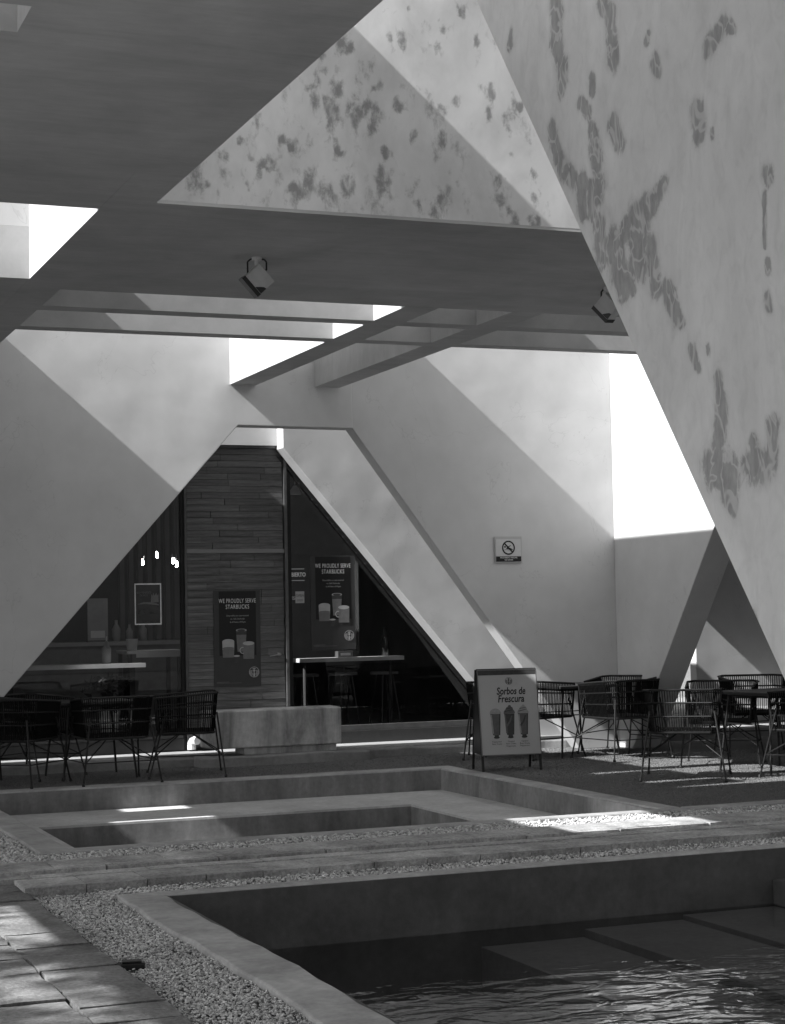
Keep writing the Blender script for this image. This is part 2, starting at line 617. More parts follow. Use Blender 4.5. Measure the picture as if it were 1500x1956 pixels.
basin = struct(bpy.data.objects.new('empty_pool', None))
col.objects.link(basin)
ring(FARP, (2.42, 6.97, 12.03, 16.28), -0.04, 0.002, 0.008, 'coping', 'concrete_coping', basin, 31)
b = MB()
b.box(2.25, 2.43, 11.95, 16.46, -0.6, -0.014)
b.box(6.96, 7.10, 11.95, 16.46, -0.6, -0.014)
b.box(2.43, 6.96, 16.27, 16.46, -0.6, -0.014)
b.box(2.43, 6.96, 11.95, 12.07, -0.6, -0.014)
b.build('pool_wall', 'concrete_pool', basin)
SH = ((2.43, 2.80, 12.07, 16.27), (6.20, 6.96, 12.07, 16.27), (2.80, 6.20, 15.20, 16.27), (2.80, 6.20, 12.07, 12.60))
b, c_ = MB(), MB()
for q in SH:
    b.box(*q, -0.6, -0.2305)
    c_.box(*q, -0.23, -0.21)
b.build('recess_wall', 'concrete_pool', basin)
c_.build('shelf', 'concrete_shelf', basin)
MB().box(2.80, 6.20, 12.60, 15.20, -0.65, -0.42).build('basin_floor', 'concrete_pool', basin)

# ---- stone path (two rows of slabs with a channel between) and stone walkway
def stone_mesh(lx, ly, h, seed, amp=0.010):
    bm = bmesh.new()
    rr = random.Random(seed)
    nx, ny = max(2, int(lx / 0.09)), max(2, int(ly / 0.09))
    top = {}
    for i in range(nx + 1):
        for j in range(ny + 1):
            ex, ey = i in (0, nx), j in (0, ny)
            x = lx * i / nx + (rr.uniform(-amp, amp) * 0.7)
            y = ly * j / ny + (rr.uniform(-amp, amp) * 0.7)
            z = rr.uniform(-amp, amp) * 0.22 - (0.004 if (ex or ey) else 0)
            top[(i, j)] = bm.verts.new((x, y, z))
    for i in range(nx):
        for j in range(ny):
            bm.faces.new([top[(i, j)], top[(i + 1, j)], top[(i + 1, j + 1)], top[(i, j + 1)]])
    loop = [(i, 0) for i in range(nx)] + [(nx, j) for j in range(ny)] + [(i, ny) for i in range(nx, 0, -1)] + [(0, j) for j in range(ny, 0, -1)]
    low = [bm.verts.new((lx / 2 + (top[q].co.x - lx / 2) * (1 - 0.006 / lx), ly / 2 + (top[q].co.y - ly / 2) * (1 - 0.07 / max(ly, .2)), -h)) for q in loop]
    n = len(loop)
    for i in range(n):
        bm.faces.new([top[loop[i]], low[i], low[(i + 1) % n], top[loop[(i + 1) % n]]])
    me = bpy.data.meshes.new('stone')
    bm.to_mesh(me)
    bm.free()
    return me

path = struct(bpy.data.objects.new('path', None))
col.objects.link(path)
path.location = (0, 0, 0.034)
slabs_n = [stone_mesh(0.346, 0.35, 0.10, s, 0.004) for s in range(7)]
slabs_f = [stone_mesh(0.352, 0.36, 0.10, 20 + s, 0.004) for s in range(7)]
edges_c = [stone_mesh(0.70, 0.13, 0.10, 40 + s, 0.005) for s in range(5)]
edges_f = [stone_mesh(0.70, 0.055, 0.10, 60 + s, 0.005) for s in range(5)]
for me in slabs_n + slabs_f + edges_c + edges_f:
    me.materials.append(MATS['stone_paver'])
rr = random.Random(5)
for i in range(31):
    link('paving_slab', rr.choice(slabs_n), path, (1.80 + i * 0.352, 10.18 + rr.uniform(-.006, .006), rr.uniform(-.003, .003)))
    link('paving_slab', rr.choice(slabs_f), path, (1.75 + i * 0.358, 10.905 + rr.uniform(-.004, .004), rr.uniform(-.003, .003)))
for i in range(16):
    link('channel_edge', rr.choice(edges_c), path, (1.2 + i * 0.71, 10.555, rr.uniform(-.003, .006)))
    link('channel_edge', rr.choice(edges_f), path, (1.0 + i * 0.71, 10.845, rr.uniform(-.003, .006)))
MB().box(-6, 13, 10.20, 11.24, -0.138, -0.06).build('channel_bed', 'earth', path)

walk = struct(bpy.data.objects.new('walkway', None))
col.objects.link(walk)
for x0, x1, ph in ((1.462, 1.812, 0.0), (0.90, 1.45, 0.13), (0.33, 0.89, 0.27), (-0.25, 0.32, 0.1)):
    y = 3.2 + ph
    while y < 10.9:
        L = rr.uniform(0.26, 0.46)
        if y + L > 11.0:
            L = 11.0 - y
        if L > 0.1:
            me = stone_mesh(x1 - x0, L - 0.010, 0.10, int(y * 1000 + x0 * 77), 0.010)
            me.materials.append(MATS['stone_walk'])
            link('paving_slab', me, walk, (x0, y, rr.uniform(-.006, .006)))
        y += L
MB().box(-6.0, -0.26, 2.0, 11.3, -0.099, -0.01).build('paved_edge', 'stone_walk', walk)

# ---- gravel: every pebble real, one mass
def gravel(name, rects):
    ico = bmesh.new()
    bmesh.ops.create_icosphere(ico, subdivisions=1, radius=1.0)
    bv = np.array([v.co[:] for v in ico.verts])
    bf = np.array([[v.index for v in f.verts] for f in ico.faces])
    ico.free()
    P = []
    for x0, x1, y0, y1, sp, zb in rects:
        n = int((x1 - x0) * (y1 - y0) / (sp * sp))
        P.append(np.column_stack([rng.uniform(x0, x1, n), rng.uniform(y0, y1, n), np.full(n, sp), np.full(n, zb)]))
    P = np.vstack(P)
    n = len(P)
    s = P[:, 2] * rng.uniform(0.30, 0.80, n) ** 1.0
    ax = rng.uniform(0.6, 1.25, (n, 3)) * s[:, None]
    ax[:, 2] *= 0.7
    th = rng.uniform(0, 2 * np.pi, n)
    ph = rng.uniform(-0.6, 0.6, n)
    base = bv[None] * (1 + rng.uniform(-0.16, 0.16, (n, len(bv), 1)))
    q = base * ax[:, None]
    y2 = q[..., 1] * np.cos(ph)[:, None] - q[..., 2] * np.sin(ph)[:, None]
    z2 = q[..., 1] * np.sin(ph)[:, None] + q[..., 2] * np.cos(ph)[:, None]
    x3 = q[..., 0] * np.cos(th)[:, None] - y2 * np.sin(th)[:, None]
    y3 = q[..., 0] * np.sin(th)[:, None] + y2 * np.cos(th)[:, None]
    z0 = P[:, 3] + rng.uniform(-0.010, 0.014, n)
    V = np.stack([x3 + P[:, 0:1], y3 + P[:, 1:2], z2 + z0[:, None]], -1).reshape(-1, 3)
    Fc = (bf[None] + (np.arange(n) * len(bv))[:, None, None]).reshape(-1, 3)
    me = bpy.data.meshes.new(name)
    me.vertices.add(len(V))
    me.vertices.foreach_set('co', V.ravel())
    me.loops.add(Fc.size)
    me.loops.foreach_set('vertex_index', Fc.ravel().astype(np.int32))
    me.polygons.add(len(Fc))
    me.polygons.foreach_set('loop_start', (np.arange(len(Fc)) * 3).astype(np.int32))
    me.update()
    me.validate()
    me.materials.append(MATS['pebble'])
    o = link(name, me)
    o['kind'] = 'stuff'
    tag(o, 'pale grey loose gravel around the pools and beside the stone path', 'gravel')
    return o
gravel('gravel', [(1.83, 2.26, 4.9, 10.22, 0.0108, -0.034), (2.20, 9.0, 9.88, 10.22, 0.014, -0.022), (1.7, 9.6, 11.255, 11.90, 0.017, -0.022), (1.1, 2.20, 11.9, 14.6, 0.019, -0.030)])
g = MB().box(1.815, 2.25, 3.0, 10.22, -0.099, -0.044)
g.box(2.25, 12, 9.88, 10.22, -0.099, -0.030)
g.box(-6, 12, 11.25, 11.90, -0.099, -0.032)
g.box(-6, 2.20, 11.90, 15.0, -0.099, -0.044)
struct(g.build('gravel_bed', 'gravel_bed'))

# ---- short turf blades near the camera side, so the lawn has a nap
def blades(name, rects):
    P = np.vstack([np.column_stack([rng.uniform(a, b, n), rng.uniform(c, d, n)]) for a, b, c, d, n in rects])
    n = len(P)
    th = rng.uniform(0, 2 * np.pi, n)
    h = rng.uniform(0.003, 0.009, n)
    w = rng.uniform(0.002, 0.004, n)
    ln = rng.uniform(-0.012, 0.012, (n, 2))
    A = np.column_stack([P[:, 0] - np.cos(th) * w, P[:, 1] - np.sin(th) * w, np.zeros(n)])
    B = np.column_stack([P[:, 0] + np.cos(th) * w, P[:, 1] + np.sin(th) * w, np.zeros(n)])
    Cc = np.column_stack([P[:, 0] + ln[:, 0], P[:, 1] + ln[:, 1], h])
    V = np.stack([A, B, Cc], 1).reshape(-1, 3)
    me = bpy.data.meshes.new(name)
    me.vertices.add(len(V))
    me.vertices.foreach_set('co', V.ravel())
    me.loops.add(3 * n)
    me.loops.foreach_set('vertex_index', np.arange(3 * n, dtype=np.int32))
    me.polygons.add(n)
    me.polygons.foreach_set('loop_start', (np.arange(n) * 3).astype(np.int32))
    me.update()
    me.materials.append(MATS['turf_blade'])
    o = link(name, me)
    o['kind'] = 'stuff'
    tag(o, 'short dark turf between the pool and the café', 'grass')
blades('grass', [(7.16, 11.0, 12.07, 16.5, 85000), (2.2, 9.6, 16.5, 17.95, 44000)])

# ================================================================= buildings
# ---- courtyard wall with the A-shaped opening
cw = thing('courtyard_wall', 'tall rendered wall with a large A-shaped opening in front of the shop', 'wall', (6, YP, 0))
def rel(mb, o):
    mb.v = [(p[0] - o[0], p[1] - o[1], p[2] - o[2]) for p in mb.v]
    return mb
b = MB()
b.prism([(-8, 0), (2.21, 0), (5.337, 3.509), (6.604, 3.503), (6.604, 4.56), (-8, 4.56)], 'y', YP, YP + 0.23)
rel(b, cw.location).build('wall_panel', 'stucco', cw, bevel=0.008)
b = MB()
b.prism([(6.604, 3.503), (9.22, 0), (XE, 0), (XE, 4.56), (6.604, 4.56)], 'y', YP + 0.018, YP + 0.23)
rel(b, cw.location).build('wall_panel', 'stucco', cw, bevel=0.008)

# ---- inner wall framing the shop front, with its pale header
iw = thing('inner_wall', 'rendered wall with sloping edge set back behind the A-shaped opening', 'wall', (7.5, YI, 0))
b = MB().prism([(9.00, 0), (XE + 0.6, 0), (XE + 0.6, 4.50), (6.12, 4.50), (6.12, 3.373), (8.334, 0.775)], 'y', YI, YI + 0.25)
rel(b, iw.location).build('wall_panel', 'stucco', iw, bevel=0.006)
b = MB().prism([(-8, 0), (1.0, 0), (4.2, 3.4), (4.2, 4.5), (-8, 4.5)], 'y', YI, YI + 0.25)
rel(b, iw.location).build('wall_panel', 'stucco', iw, bevel=0.006)
b = MB().box(4.2, 6.118, YI + 0.21, YI + 0.36, 3.415, 4.5)
rel(b, iw.location).build('header_panel', 'header_paint', iw)

# ---- end wall on the right, with its sloping leg
b = MB().prism([(YP + 0.23, 0), (17.33, 0), (13.80, 4.60), (YP + 0.23, 4.60)], 'x', XE, XE + 0.33)
tag(b.build('end_wall', 'stucco', bevel=0.008), 'sunlit end wall with a sloping leg right of the no-swimming sign', 'wall')

# ---- far walls seen through the gap under the end wall
b = MB().prism([(13.40, 0), (24, 0), (24, 4.6), (13.40, 4.6)], 'y', 22.0, 22.17)
tag(b.build('far_wall', 'stucco', bevel=0.006), 'far rendered wall with a bright end seen below the end wall leg', 'wall')
b = MB().box(6, 24, 25.0, 25.2, 0, 5.0)
tag(b.build('rear_wall', 'stucco'), 'shaded rear wall glimpsed left of the bright wall end', 'wall')
b = MB().box(10.61, 17, 10.0, 13.0, ZS, 4.4).box(10.06, 17, 13.001, 20.3, ZS, 4.4).box(11.45, 17, 20.301, 22.6, 3.2, 3.6)  # unseen slab, widened to put the rear space in shade
tag(b.build('rear_shade_slab', 'stucco_soffit'), 'unseen roof slab shaped to shade the space behind the end wall', 'roof')

b = MB().box(17.0, 17.2, 10.0, 25.0, 0, 4.6).box(10.4, 17.0, 9.8, 10.0, 0, 4.6)  # two unseen walls added to keep sky light out of the rear space
tag(b.build('shade_wall', 'stucco'), 'unseen walls added to darken the space behind the end wall', 'wall')

b = MB().box(-30, 40, -17.3, -17.0, -0.1, 8.0)  # unseen block added to darken shop-glass reflections and low sky light
tag(b.build('reflection_blocker', 'stucco'), 'plain unseen block added behind the viewpoint to darken the glass reflections', 'building')

# ---- near wall with peeling paint, sloping free edge
PEEL = [[(7.7, 4.54, 0.054), (7.68, 4.46, 0.049), (7.71, 4.33, 0.049), (7.65, 4.18, 0.053), (7.66, 4.08, 0.037)], [(7.23, 4.38, 0.035), (7.22, 4.34, 0.031)], [(7.15, 4.3, 0.039), (7.16, 4.18, 0.039), (7.14, 4.07, 0.043)], [(8.21, 4.55, 0.017), (8.23, 4.48, 0.028)], [(6.82, 4.09, 0.017), (6.83, 4.06, 0.019)], [(6.77, 3.95, 0.033), (6.74, 3.9, 0.029)], [(6.22, 3.94, 0.035), (6.32, 3.88, 0.039)], [(6.17, 3.92, 0.028), (6.13, 3.89, 0.017)], [(6.43, 3.64, 0.043), (6.42, 3.53, 0.039)], [(6.32, 3.52, 0.014), (6.32, 3.5, 0.014)], [(5.93, 3.25, 0.033), (5.92, 3.23, 0.03)], [(5.95, 3.17, 0.012), (5.96, 2.96, 0.01)], [(5.94, 2.9, 0.015), (5.94, 2.86, 0.017)], [(5.95, 2.76, 0.02), (5.94, 2.71, 0.022)], [(7.78, 3.93, 0.033), (7.75, 3.83, 0.037), (7.66, 3.68, 0.045), (7.56, 3.61, 0.044)], [(7.49, 3.58, 0.048), (7.48, 3.43, 0.04)], [(7.35, 4.04, 0.026), (7.35, 3.98, 0.026)], [(7.47, 3.96, 0.028), (7.39, 3.89, 0.03)], [(7.36, 3.8, 0.036), (7.33, 3.63, 0.047)], [(7.16, 3.77, 0.046), (7.11, 3.68, 0.042)], [(7.3, 3.52, 0.047), (7.32, 3.47, 0.039)], [(7.39, 3.54, 0.036), (7.39, 3.41, 0.032)], [(7.31, 3.34, 0.043), (7.3, 3.18, 0.051)], [(7.19, 3.22, 0.058), (7.16, 3.11, 0.065), (7.09, 2.98, 0.042)], [(6.72, 3.4, 0.029), (6.83, 3.32, 0.048), (6.97, 3.3, 0.06), (7.08, 3.25, 0.05)], [(6.94, 3.24, 0.071), (6.97, 3.09, 0.071)], [(6.84, 3.14, 0.041), (6.82, 2.93, 0.037)], [(7.06, 3.02, 0.034), (7.02, 2.97, 0.026)], [(6.72, 2.93, 0.033), (6.67, 2.82, 0.04), (6.61, 2.76, 0.025)], [(6.53, 2.63, 0.023), (6.48, 2.54, 0.018)], [(6.4, 2.62, 0.014), (6.4, 2.6, 0.014)], [(6.33, 2.48, 0.028), (6.31, 2.35, 0.038), (6.33, 2.24, 0.038), (6.37, 2.21, 0.021)], [(6.37, 2.12, 0.077), (6.27, 2.08, 0.069)], [(6.08, 2.21, 0.022), (6.1, 2.19, 0.02)], [(6.11, 2.1, 0.057), (6.02, 2.09, 0.057)], [(5.94, 2.25, 0.033), (5.96, 2.1, 0.03)], [(6.27, 2.01, 0.058), (6.25, 1.95, 0.034)], [(6.15, 1.47, 0.044), (6.12, 1.44, 0.034)]]
SPOTS = [(3.74, 4.99, 0.06), (3.86, 4.85, 0.06), (3.82, 4.73, 0.08), (3.95, 4.76, 0.04), (3.66, 4.73, 0.06), (3.59, 4.81, 0.05), (3.53, 4.65, 0.06), (3.65, 4.6, 0.08), (3.78, 4.59, 0.06), (3.9, 4.57, 0.07), (3.35, 4.58, 0.05), (3.4, 4.51, 0.04), (3.17, 4.48, 0.05), (2.95, 4.23, 0.04), (2.97, 4.11, 0.05), (2.78, 4.1, 0.07), (3.17, 4.21, 0.06), (3.24, 4.19, 0.04), (3.29, 4.11, 0.04), (3.08, 4.13, 0.04), (3.18, 4.04, 0.07), (3.4, 4.06, 0.06), (3.49, 4.11, 0.06), (3.58, 4.07, 0.05), (3.67, 4.32, 0.04), (3.73, 4.11, 0.06), (3.87, 4.09, 0.06), (3.76, 4.02, 0.05), (4.07, 4.65, 0.05), (4.22, 4.77, 0.06), (4.14, 4.76, 0.06), (4.23, 4.65, 0.08), (4.32, 4.63, 0.06), (4.47, 4.38, 0.06), (4.1, 5.04, 0.04), (4.02, 5.03, 0.03), (4.27, 5.14, 0.04), (4.26, 4.99, 0.03), (4.6, 5.0, 0.04), (4.61, 5.09, 0.03), (4.65, 4.81, 0.05), (4.71, 4.76, 0.05), (4.85, 4.78, 0.04), (4.68, 4.66, 0.04), (4.81, 4.61, 0.04), (4.72, 4.18, 0.05), (4.75, 4.09, 0.05), (4.83, 3.99, 0.05), (4.98, 4.0, 0.04), (4.37, 4.07, 0.06), (4.53, 4.06, 0.05), (4.17, 4.08, 0.05), (3.96, 4.18, 0.05), (4.45, 4.69, 0.04), (4.16, 4.43, 0.04), (4.35, 4.47, 0.04), (4.0, 4.33, 0.03), (3.49, 4.38, 0.03), (3.32, 4.36, 0.03), (3.05, 4.34, 0.03)]

def worn_face(name, us, vs, to3d, cut, wear_fn, shell, mat):
    """a wall whose front is a fine grid carrying the 'wear' value of every point"""
    bm = bmesh.new()
    U, V = len(us), len(vs)
    g = [[bm.verts.new(to3d(u, v)) for v in vs] for u in us]
    for a in range(U - 1):
        for c in range(V - 1):
            bm.faces.new([g[a][c], g[a + 1][c], g[a + 1][c + 1], g[a][c + 1]])
    if cut:
        bmesh.ops.bisect_plane(bm, geom=bm.verts[:] + bm.edges[:] + bm.faces[:], dist=1e-5, plane_co=cut[0], plane_no=cut[1], clear_outer=True)
    n0 = [[bm.verts.new(p) for p in f] for f in shell]
    for f in n0:
        bm.faces.new(f)
    me = bpy.data.meshes.new(name)
    bm.to_mesh(me)
    bm.free()
    co = np.empty(len(me.vertices) * 3)
    me.vertices.foreach_get('co', co)
    wv = wear_fn(co.reshape(-1, 3)).astype(np.float32)
    at = me.attributes.new('wear', 'FLOAT', 'POINT')
    at.data.foreach_set('value', wv)
    me.materials.append(MATS[mat])
    return me

def peel_wear(P):
    y, z = P[:, 1], P[:, 2]
    f = np.zeros(len(P))
    for st in PEEL:
        pts = [np.array(q) for q in st]
        for a, c in zip(pts[:-1], pts[1:]):
            d = c[:2] - a[:2]
            t = np.clip(((y - a[0]) * d[0] + (z - a[1]) * d[1]) / max(1e-9, d @ d), 0, 1)
            w_ = a[2] + (c[2] - a[2]) * t
            dist = np.hypot((y - a[0] - t * d[0]), (z - a[1] - t * d[1]))
            f = np.maximum(f, 1 - dist / (2.0 * w_))
    return f

def spot_wear(P):
    x, z = P[:, 0], P[:, 2]
    f = np.zeros(len(P))
    q = random.Random(4)
    extra = [(q.uniform(2.7, 5.3), q.uniform(3.98, 5.4), q.uniform(0.012, 0.03)) for _ in range(70)]
    for a, c, r_ in [(u_, v_, w_ * 0.78) for u_, v_, w_ in SPOTS] + extra:
        g_ = np.zeros(len(P))
        amp = q.uniform(0.35, 1.0)
        for _ in range(5):
            th, e1, e2 = q.uniform(-0.5, 0.5), q.uniform(0.35, 0.85), q.uniform(0.7, 1.5)
            dx = x - a - q.gauss(0, 0.55) * r_
            dz = z - c - q.gauss(0, 0.85) * r_
            p_ = dx * math.cos(th) + dz * math.sin(th)
            w_ = dz * math.cos(th) - dx * math.sin(th)
            g_ += 0.75 * np.exp(-((p_ / (e1 * r_)) ** 2 + (w_ / (e2 * r_)) ** 2))
        f = np.maximum(f, amp * np.minimum(g_, 1.0))
    return f

def shell_of(poly, to3d):
    """sides and back of a prism, the front left open; to3d(u, v, depth)"""
    n = len(poly)
    out = [[to3d(*q, 1) for q in reversed(poly)]]
    for a in range(n):
        p, q = poly[a], poly[(a + 1) % n]
        out.append([to3d(*p, 0), to3d(*p, 1), to3d(*q, 1), to3d(*q, 0)])
    return out

NP = [(4.98 - 0.9 * 0.753, -0.9), (9.93, 6.575), (-3, 6.575), (-3, -0.9)]
ys = [-3.0, 0.0, 3.0] + list(np.arange(5.4, 9.935, 0.016)) + [9.94]
zs = [-0.9, 0.0, 0.6] + list(np.arange(1.1, 5.3, 0.016)) + [6.0, 6.575]
en = Vector((0, 1.0, -0.753)).normalized()
me = worn_face('leaning_edge_wall', ys, zs, lambda u, v: (XN, u, v), ((XN, 4.98, 0.0), en), peel_wear,
               shell_of(NP, lambda u, v, d: (XN + 0.30 * d, u, v)), 'stucco_peeling')
tag(link('leaning_edge_wall', me), 'near wall on the right with peeling patches and a sloping edge', 'wall')

# ---- roof: fascia, deep slab, beams, all with flush soffits
roof = thing('pergola_roof', 'concrete pergola of flush beams with a high stained fascia', 'roof', (4, 12, ZS))
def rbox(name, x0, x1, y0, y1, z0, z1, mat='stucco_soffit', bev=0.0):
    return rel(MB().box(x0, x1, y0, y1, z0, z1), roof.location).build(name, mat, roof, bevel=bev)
FB = ZS + 0.02
xs_ = list(np.arange(2.545, 5.75, 0.016)) + [5.8, 8.0, 10.6]
zs_ = list(np.arange(FB, 5.75, 0.016)) + [5.8, 6.6]
me = worn_face('fascia', xs_, zs_, lambda u, v: (u, YF, v), None, spot_wear,
               shell_of([(2.545, FB), (10.6, FB), (10.6, 6.6), (2.545, 6.6)], lambda u, v, d: (u, YF + 0.28 * d, v)), 'stucco_stained')
link('fascia', me, roof, (-4, -12, -ZS))
rbox('slab', 2.545, 10.6, YF + 0.001, 12.79, ZS, FB - 0.0005, bev=0.0)
rbox('slab', 2.545, 10.6, YF + 0.281, 12.79, FB, 4.60, bev=0.0)
rbox('cross_beam', 2.545, XE, 13.48, 13.68, ZS, 4.32)
rbox('cross_beam', 2.545, XE, 14.46, 14.65, ZS, 4.32)
def beam(x0, x1, z1, y0, y1):
    ob = rbox('long_beam', x0, x1, y0, y1, ZS - 0.0012, z1)
    return ob
beam(2.263, 2.5445, 4.68, 9.90, YP)
for ya, yb in ((12.80, 13.22), (13.56, 14.22), (14.52, 17.05)):
    rbox('shade_block', 2.30, 2.5445, ya, yb, 4.6805, 5.36)  # unseen blocks added on the beam to hold sun off turf and sign
beam(5.255, 5.538, 4.80, 12.792, YP)
beam(6.18, 6.460, 5.16, 12.792, YP)
# slab left of the beams, with a square light well and a slot
holes = [(0.72, 2.262, 10.19, 12.44), (-1.45, -0.42, 15.42, 15.72), (-1.75, -0.42, 14.55, 14.75), (-1.75, -0.42, 13.40, 13.90)]
def slab_with_holes(name, rect, holes, z0, z1, mat):
    xs = sorted(set([rect[0], rect[1]] + [h[0] for h in holes] + [h[1] for h in holes]))
    ys = sorted(set([rect[2], rect[3]] + [h[2] for h in holes] + [h[3] for h in holes]))
    def solid(i, j):
        if i < 0 or j < 0 or i >= len(xs) - 1 or j >= len(ys) - 1:
            return False
        cx, cy = (xs[i] + xs[i + 1]) / 2, (ys[j] + ys[j + 1]) / 2
        return not any(h[0] < cx < h[1] and h[2] < cy < h[3] for h in holes)
    bm = bmesh.new()
    V = {}
    def vt(i, j, k):
        if (i, j, k) not in V:
            V[(i, j, k)] = bm.verts.new((xs[i], ys[j], (z0, z1)[k]))
        return V[(i, j, k)]
    for i in range(len(xs) - 1):
        for j in range(len(ys) - 1):
            if not solid(i, j):
                continue
            bm.faces.new([vt(i, j, 1), vt(i + 1, j, 1), vt(i + 1, j + 1, 1), vt(i, j + 1, 1)])
            bm.faces.new([vt(i, j, 0), vt(i, j + 1, 0), vt(i + 1, j + 1, 0), vt(i + 1, j, 0)])
            for di, dj, a, c in ((-1, 0, (i, j + 1), (i, j)), (1, 0, (i + 1, j), (i + 1, j + 1)), (0, -1, (i, j), (i + 1, j)), (0, 1, (i + 1, j + 1), (i, j + 1))):
                if not solid(i + di, j + dj):
                    bm.faces.new([vt(*a, 0), vt(*c, 0), vt(*c, 1), vt(*a, 1)])
    bmesh.ops.recalc_face_normals(bm, faces=bm.faces)
    me = bpy.data.meshes.new(name)
    bm.to_mesh(me)
    bm.free()
    me.materials.append(MATS[mat])
    return me
side = thing('side_roof', 'flat roof left of the beams with a light well', 'roof', (-2, 13, ZS))
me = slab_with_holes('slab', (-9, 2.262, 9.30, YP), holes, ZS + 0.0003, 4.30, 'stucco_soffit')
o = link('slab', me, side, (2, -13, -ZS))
rel(MB().box(0.2, 2.262, 12.441, 12.79, 4.301, 4.77), side.location).build('upstand', 'stucco', side)
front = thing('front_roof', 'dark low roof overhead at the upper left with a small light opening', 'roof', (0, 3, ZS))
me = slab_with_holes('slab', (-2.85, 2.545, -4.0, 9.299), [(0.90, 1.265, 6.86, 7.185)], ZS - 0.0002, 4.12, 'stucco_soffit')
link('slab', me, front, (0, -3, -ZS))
rel(MB().box(0.55, 1.65, 6.5, 7.55, 4.50, 4.56), front.location).build('sun_blocker', 'stucco', front)  # unseen lid added above the opening to keep direct sun out
rel(MB().box(2.30, 2.545, -4.0, 9.299, 4.121, 6.18), front.location).build('parapet', 'stucco', front)
rel(MB().box(2.264, 2.544, 9.30, 9.898, ZS - 0.0004, 6.18), front.location).build('parapet', 'stucco_soffit', front)

# ================================================================= shop front
sf = thing('shop_front', 'dark glazed shop front with a timber door under the sloping walls', 'shop front', (5.6, YG, 0.1))
def sfb(name, mb, mat, bev=0.0, par=None):
    return rel(mb, sf.location).build(name, mat, par or sf, bevel=bev)
# leg line of the right-hand pane: x = 6.12 + (3.373-z)*0.852 on the wall front
def pane(mb):
    me = bpy.data.meshes.new('pane')
    me.from_pydata([(p[0] - sf.location.x, p[1] - sf.location.y, p[2] - sf.location.z) for p in mb.v], [], mb.f)
    me.materials.append(MATS['window_glass'])
    return link('pane', me, sf)
def legx(z):
    return 6.12 + (3.373 - z) * 0.852
plain('transom_metal', 0.22, 0.4, 0.5)
post = sfb('post', MB().box(5.062, 5.086, YG - 0.05, YG + 0.05, 0.10, 3.40), 'frame_metal', 0.004)
sfb('post', MB().box(5.022, 5.061, YG - 0.02, YG + 0.05, 0.10, 3.40), 'black_metal', 0.004)
sfb('post', MB().box(6.200, 6.235, YG - 0.06, YG + 0.05, 0.10, 3.40), 'frame_metal', 0.004)
sfb('post', MB().box(6.236, 6.290, YG - 0.02, YG + 0.05, 0.10, 3.30), 'black_metal', 0.004)
sfb('head_rail', MB().box(4.4, 6.235, YG - 0.055, YG + 0.04, 3.385, 3.413), 'frame_metal', 0.003)
sfb('transom_rail', MB().box(5.086, 6.199, YG - 0.052, YG + 0.03, 2.228, 2.272), 'transom_metal', 0.003)
sfb('sill', MB().box(1.0, 5.021, YG - 0.06, YG + 0.06, 0.10, 0.235), 'dark_metal', 0.004)
sfb('sill', MB().box(6.237, 9.0, YG - 0.06, YG + 0.06, 0.10, 0.235), 'dark_metal', 0.004)
sfb('sill_cap', MB().box(6.292, 8.9, YG - 0.045, YG + 0.05, 0.2355, 0.30), 'frame_metal', 0.003)
sfb('sill_cap', MB().box(1.0, 5.021, YG - 0.045, YG + 0.05, 0.2355, 0.27), 'frame_metal', 0.003)
# sloping frame with a ragged gasket
b = MB().prism([(legx(3.30) + 0.015, 3.30), (legx(3.30) - 0.05, 3.30), (legx(0.24) - 0.05, 0.24), (legx(0.24) + 0.015, 0.24)], 'y', YG - 0.04, YG + 0.04)
sfb('sloping_frame', b, 'gasket')
gk = MB()
rr = random.Random(9)
for i in range(60):
    z = 3.28 - i * 0.030
    if rr.random() < 0.3:
        x = legx(z) - 0.045 + rr.uniform(-0.008, 0.008)
        gk.box(x - 0.008, x + 0.008 + rr.uniform(0, .01), YG - 0.048, YG - 0.041, z - rr.uniform(0.006, 0.02), z)
sfb('gasket_flake', gk, 'dark_metal')['kind'] = 'stuff'
b = MB().add([(6.29, YG, 0.30), (legx(0.30) - 0.03, YG, 0.30), (6.29, YG, 3.373 - (6.29 - 6.12 + 0.03) / 0.852)], [(0, 1, 2)])
pane(b)
b = MB().add([(1.2, YG, 0.27), (5.022, YG, 0.27), (5.022, YG, 3.39), (1.2, YG, 3.39)], [(0, 1, 2, 3)])
pane(b)
# timber door and the timber panel over it: staggered narrow boards
def boards(parent_name, x0, x1, z0, z1, rows, seed):
    p = sfb(parent_name, MB().box(x0, x1, YG - 0.005, YG + 0.03, z0, z1), 'interior_dark')
    rr = random.Random(seed)
    lens = (0.38, 0.5, 0.66, 0.85)
    h = (z1 - z0) / rows
    meshes = {}
    for i in range(rows):
        x = x0 + 0.004
        first = True
        while x < x1 - 0.012:
            L = rr.choice(lens) * (rr.uniform(0.4, 1) if first else 1)
            first = False
            L = min(L, x1 - 0.004 - x)
            if x1 - 0.004 - (x + L) < 0.09:
                L = x1 - 0.004 - x
            key = round(L, 2)
            if key not in meshes:
                mb = MB().box(0, key - 0.003, 0, 0.022, 0, h - 0.004)
                me = mb.mesh('board')
                me.materials.append(MATS['wood_board'])
                meshes[key] = me
            link('board', meshes[key], p, (x - sf.location.x, YG - 0.030 + rr.uniform(-.004, .004) - sf.location.y, z0 + i * h + 0.002 - sf.location.z))
            x += L
    return p
door = boards('door', 5.088, 6.196, 0.14, 2.230, 26, 3)
boards('timber_panel', 5.088, 6.196, 2.270, 3.384, 16, 4)
hd = MB()
hd.tube((6.12, YG - 0.035, 1.11), (6.12, YG - 0.085, 1.11), 0.014, 0.014, 10)
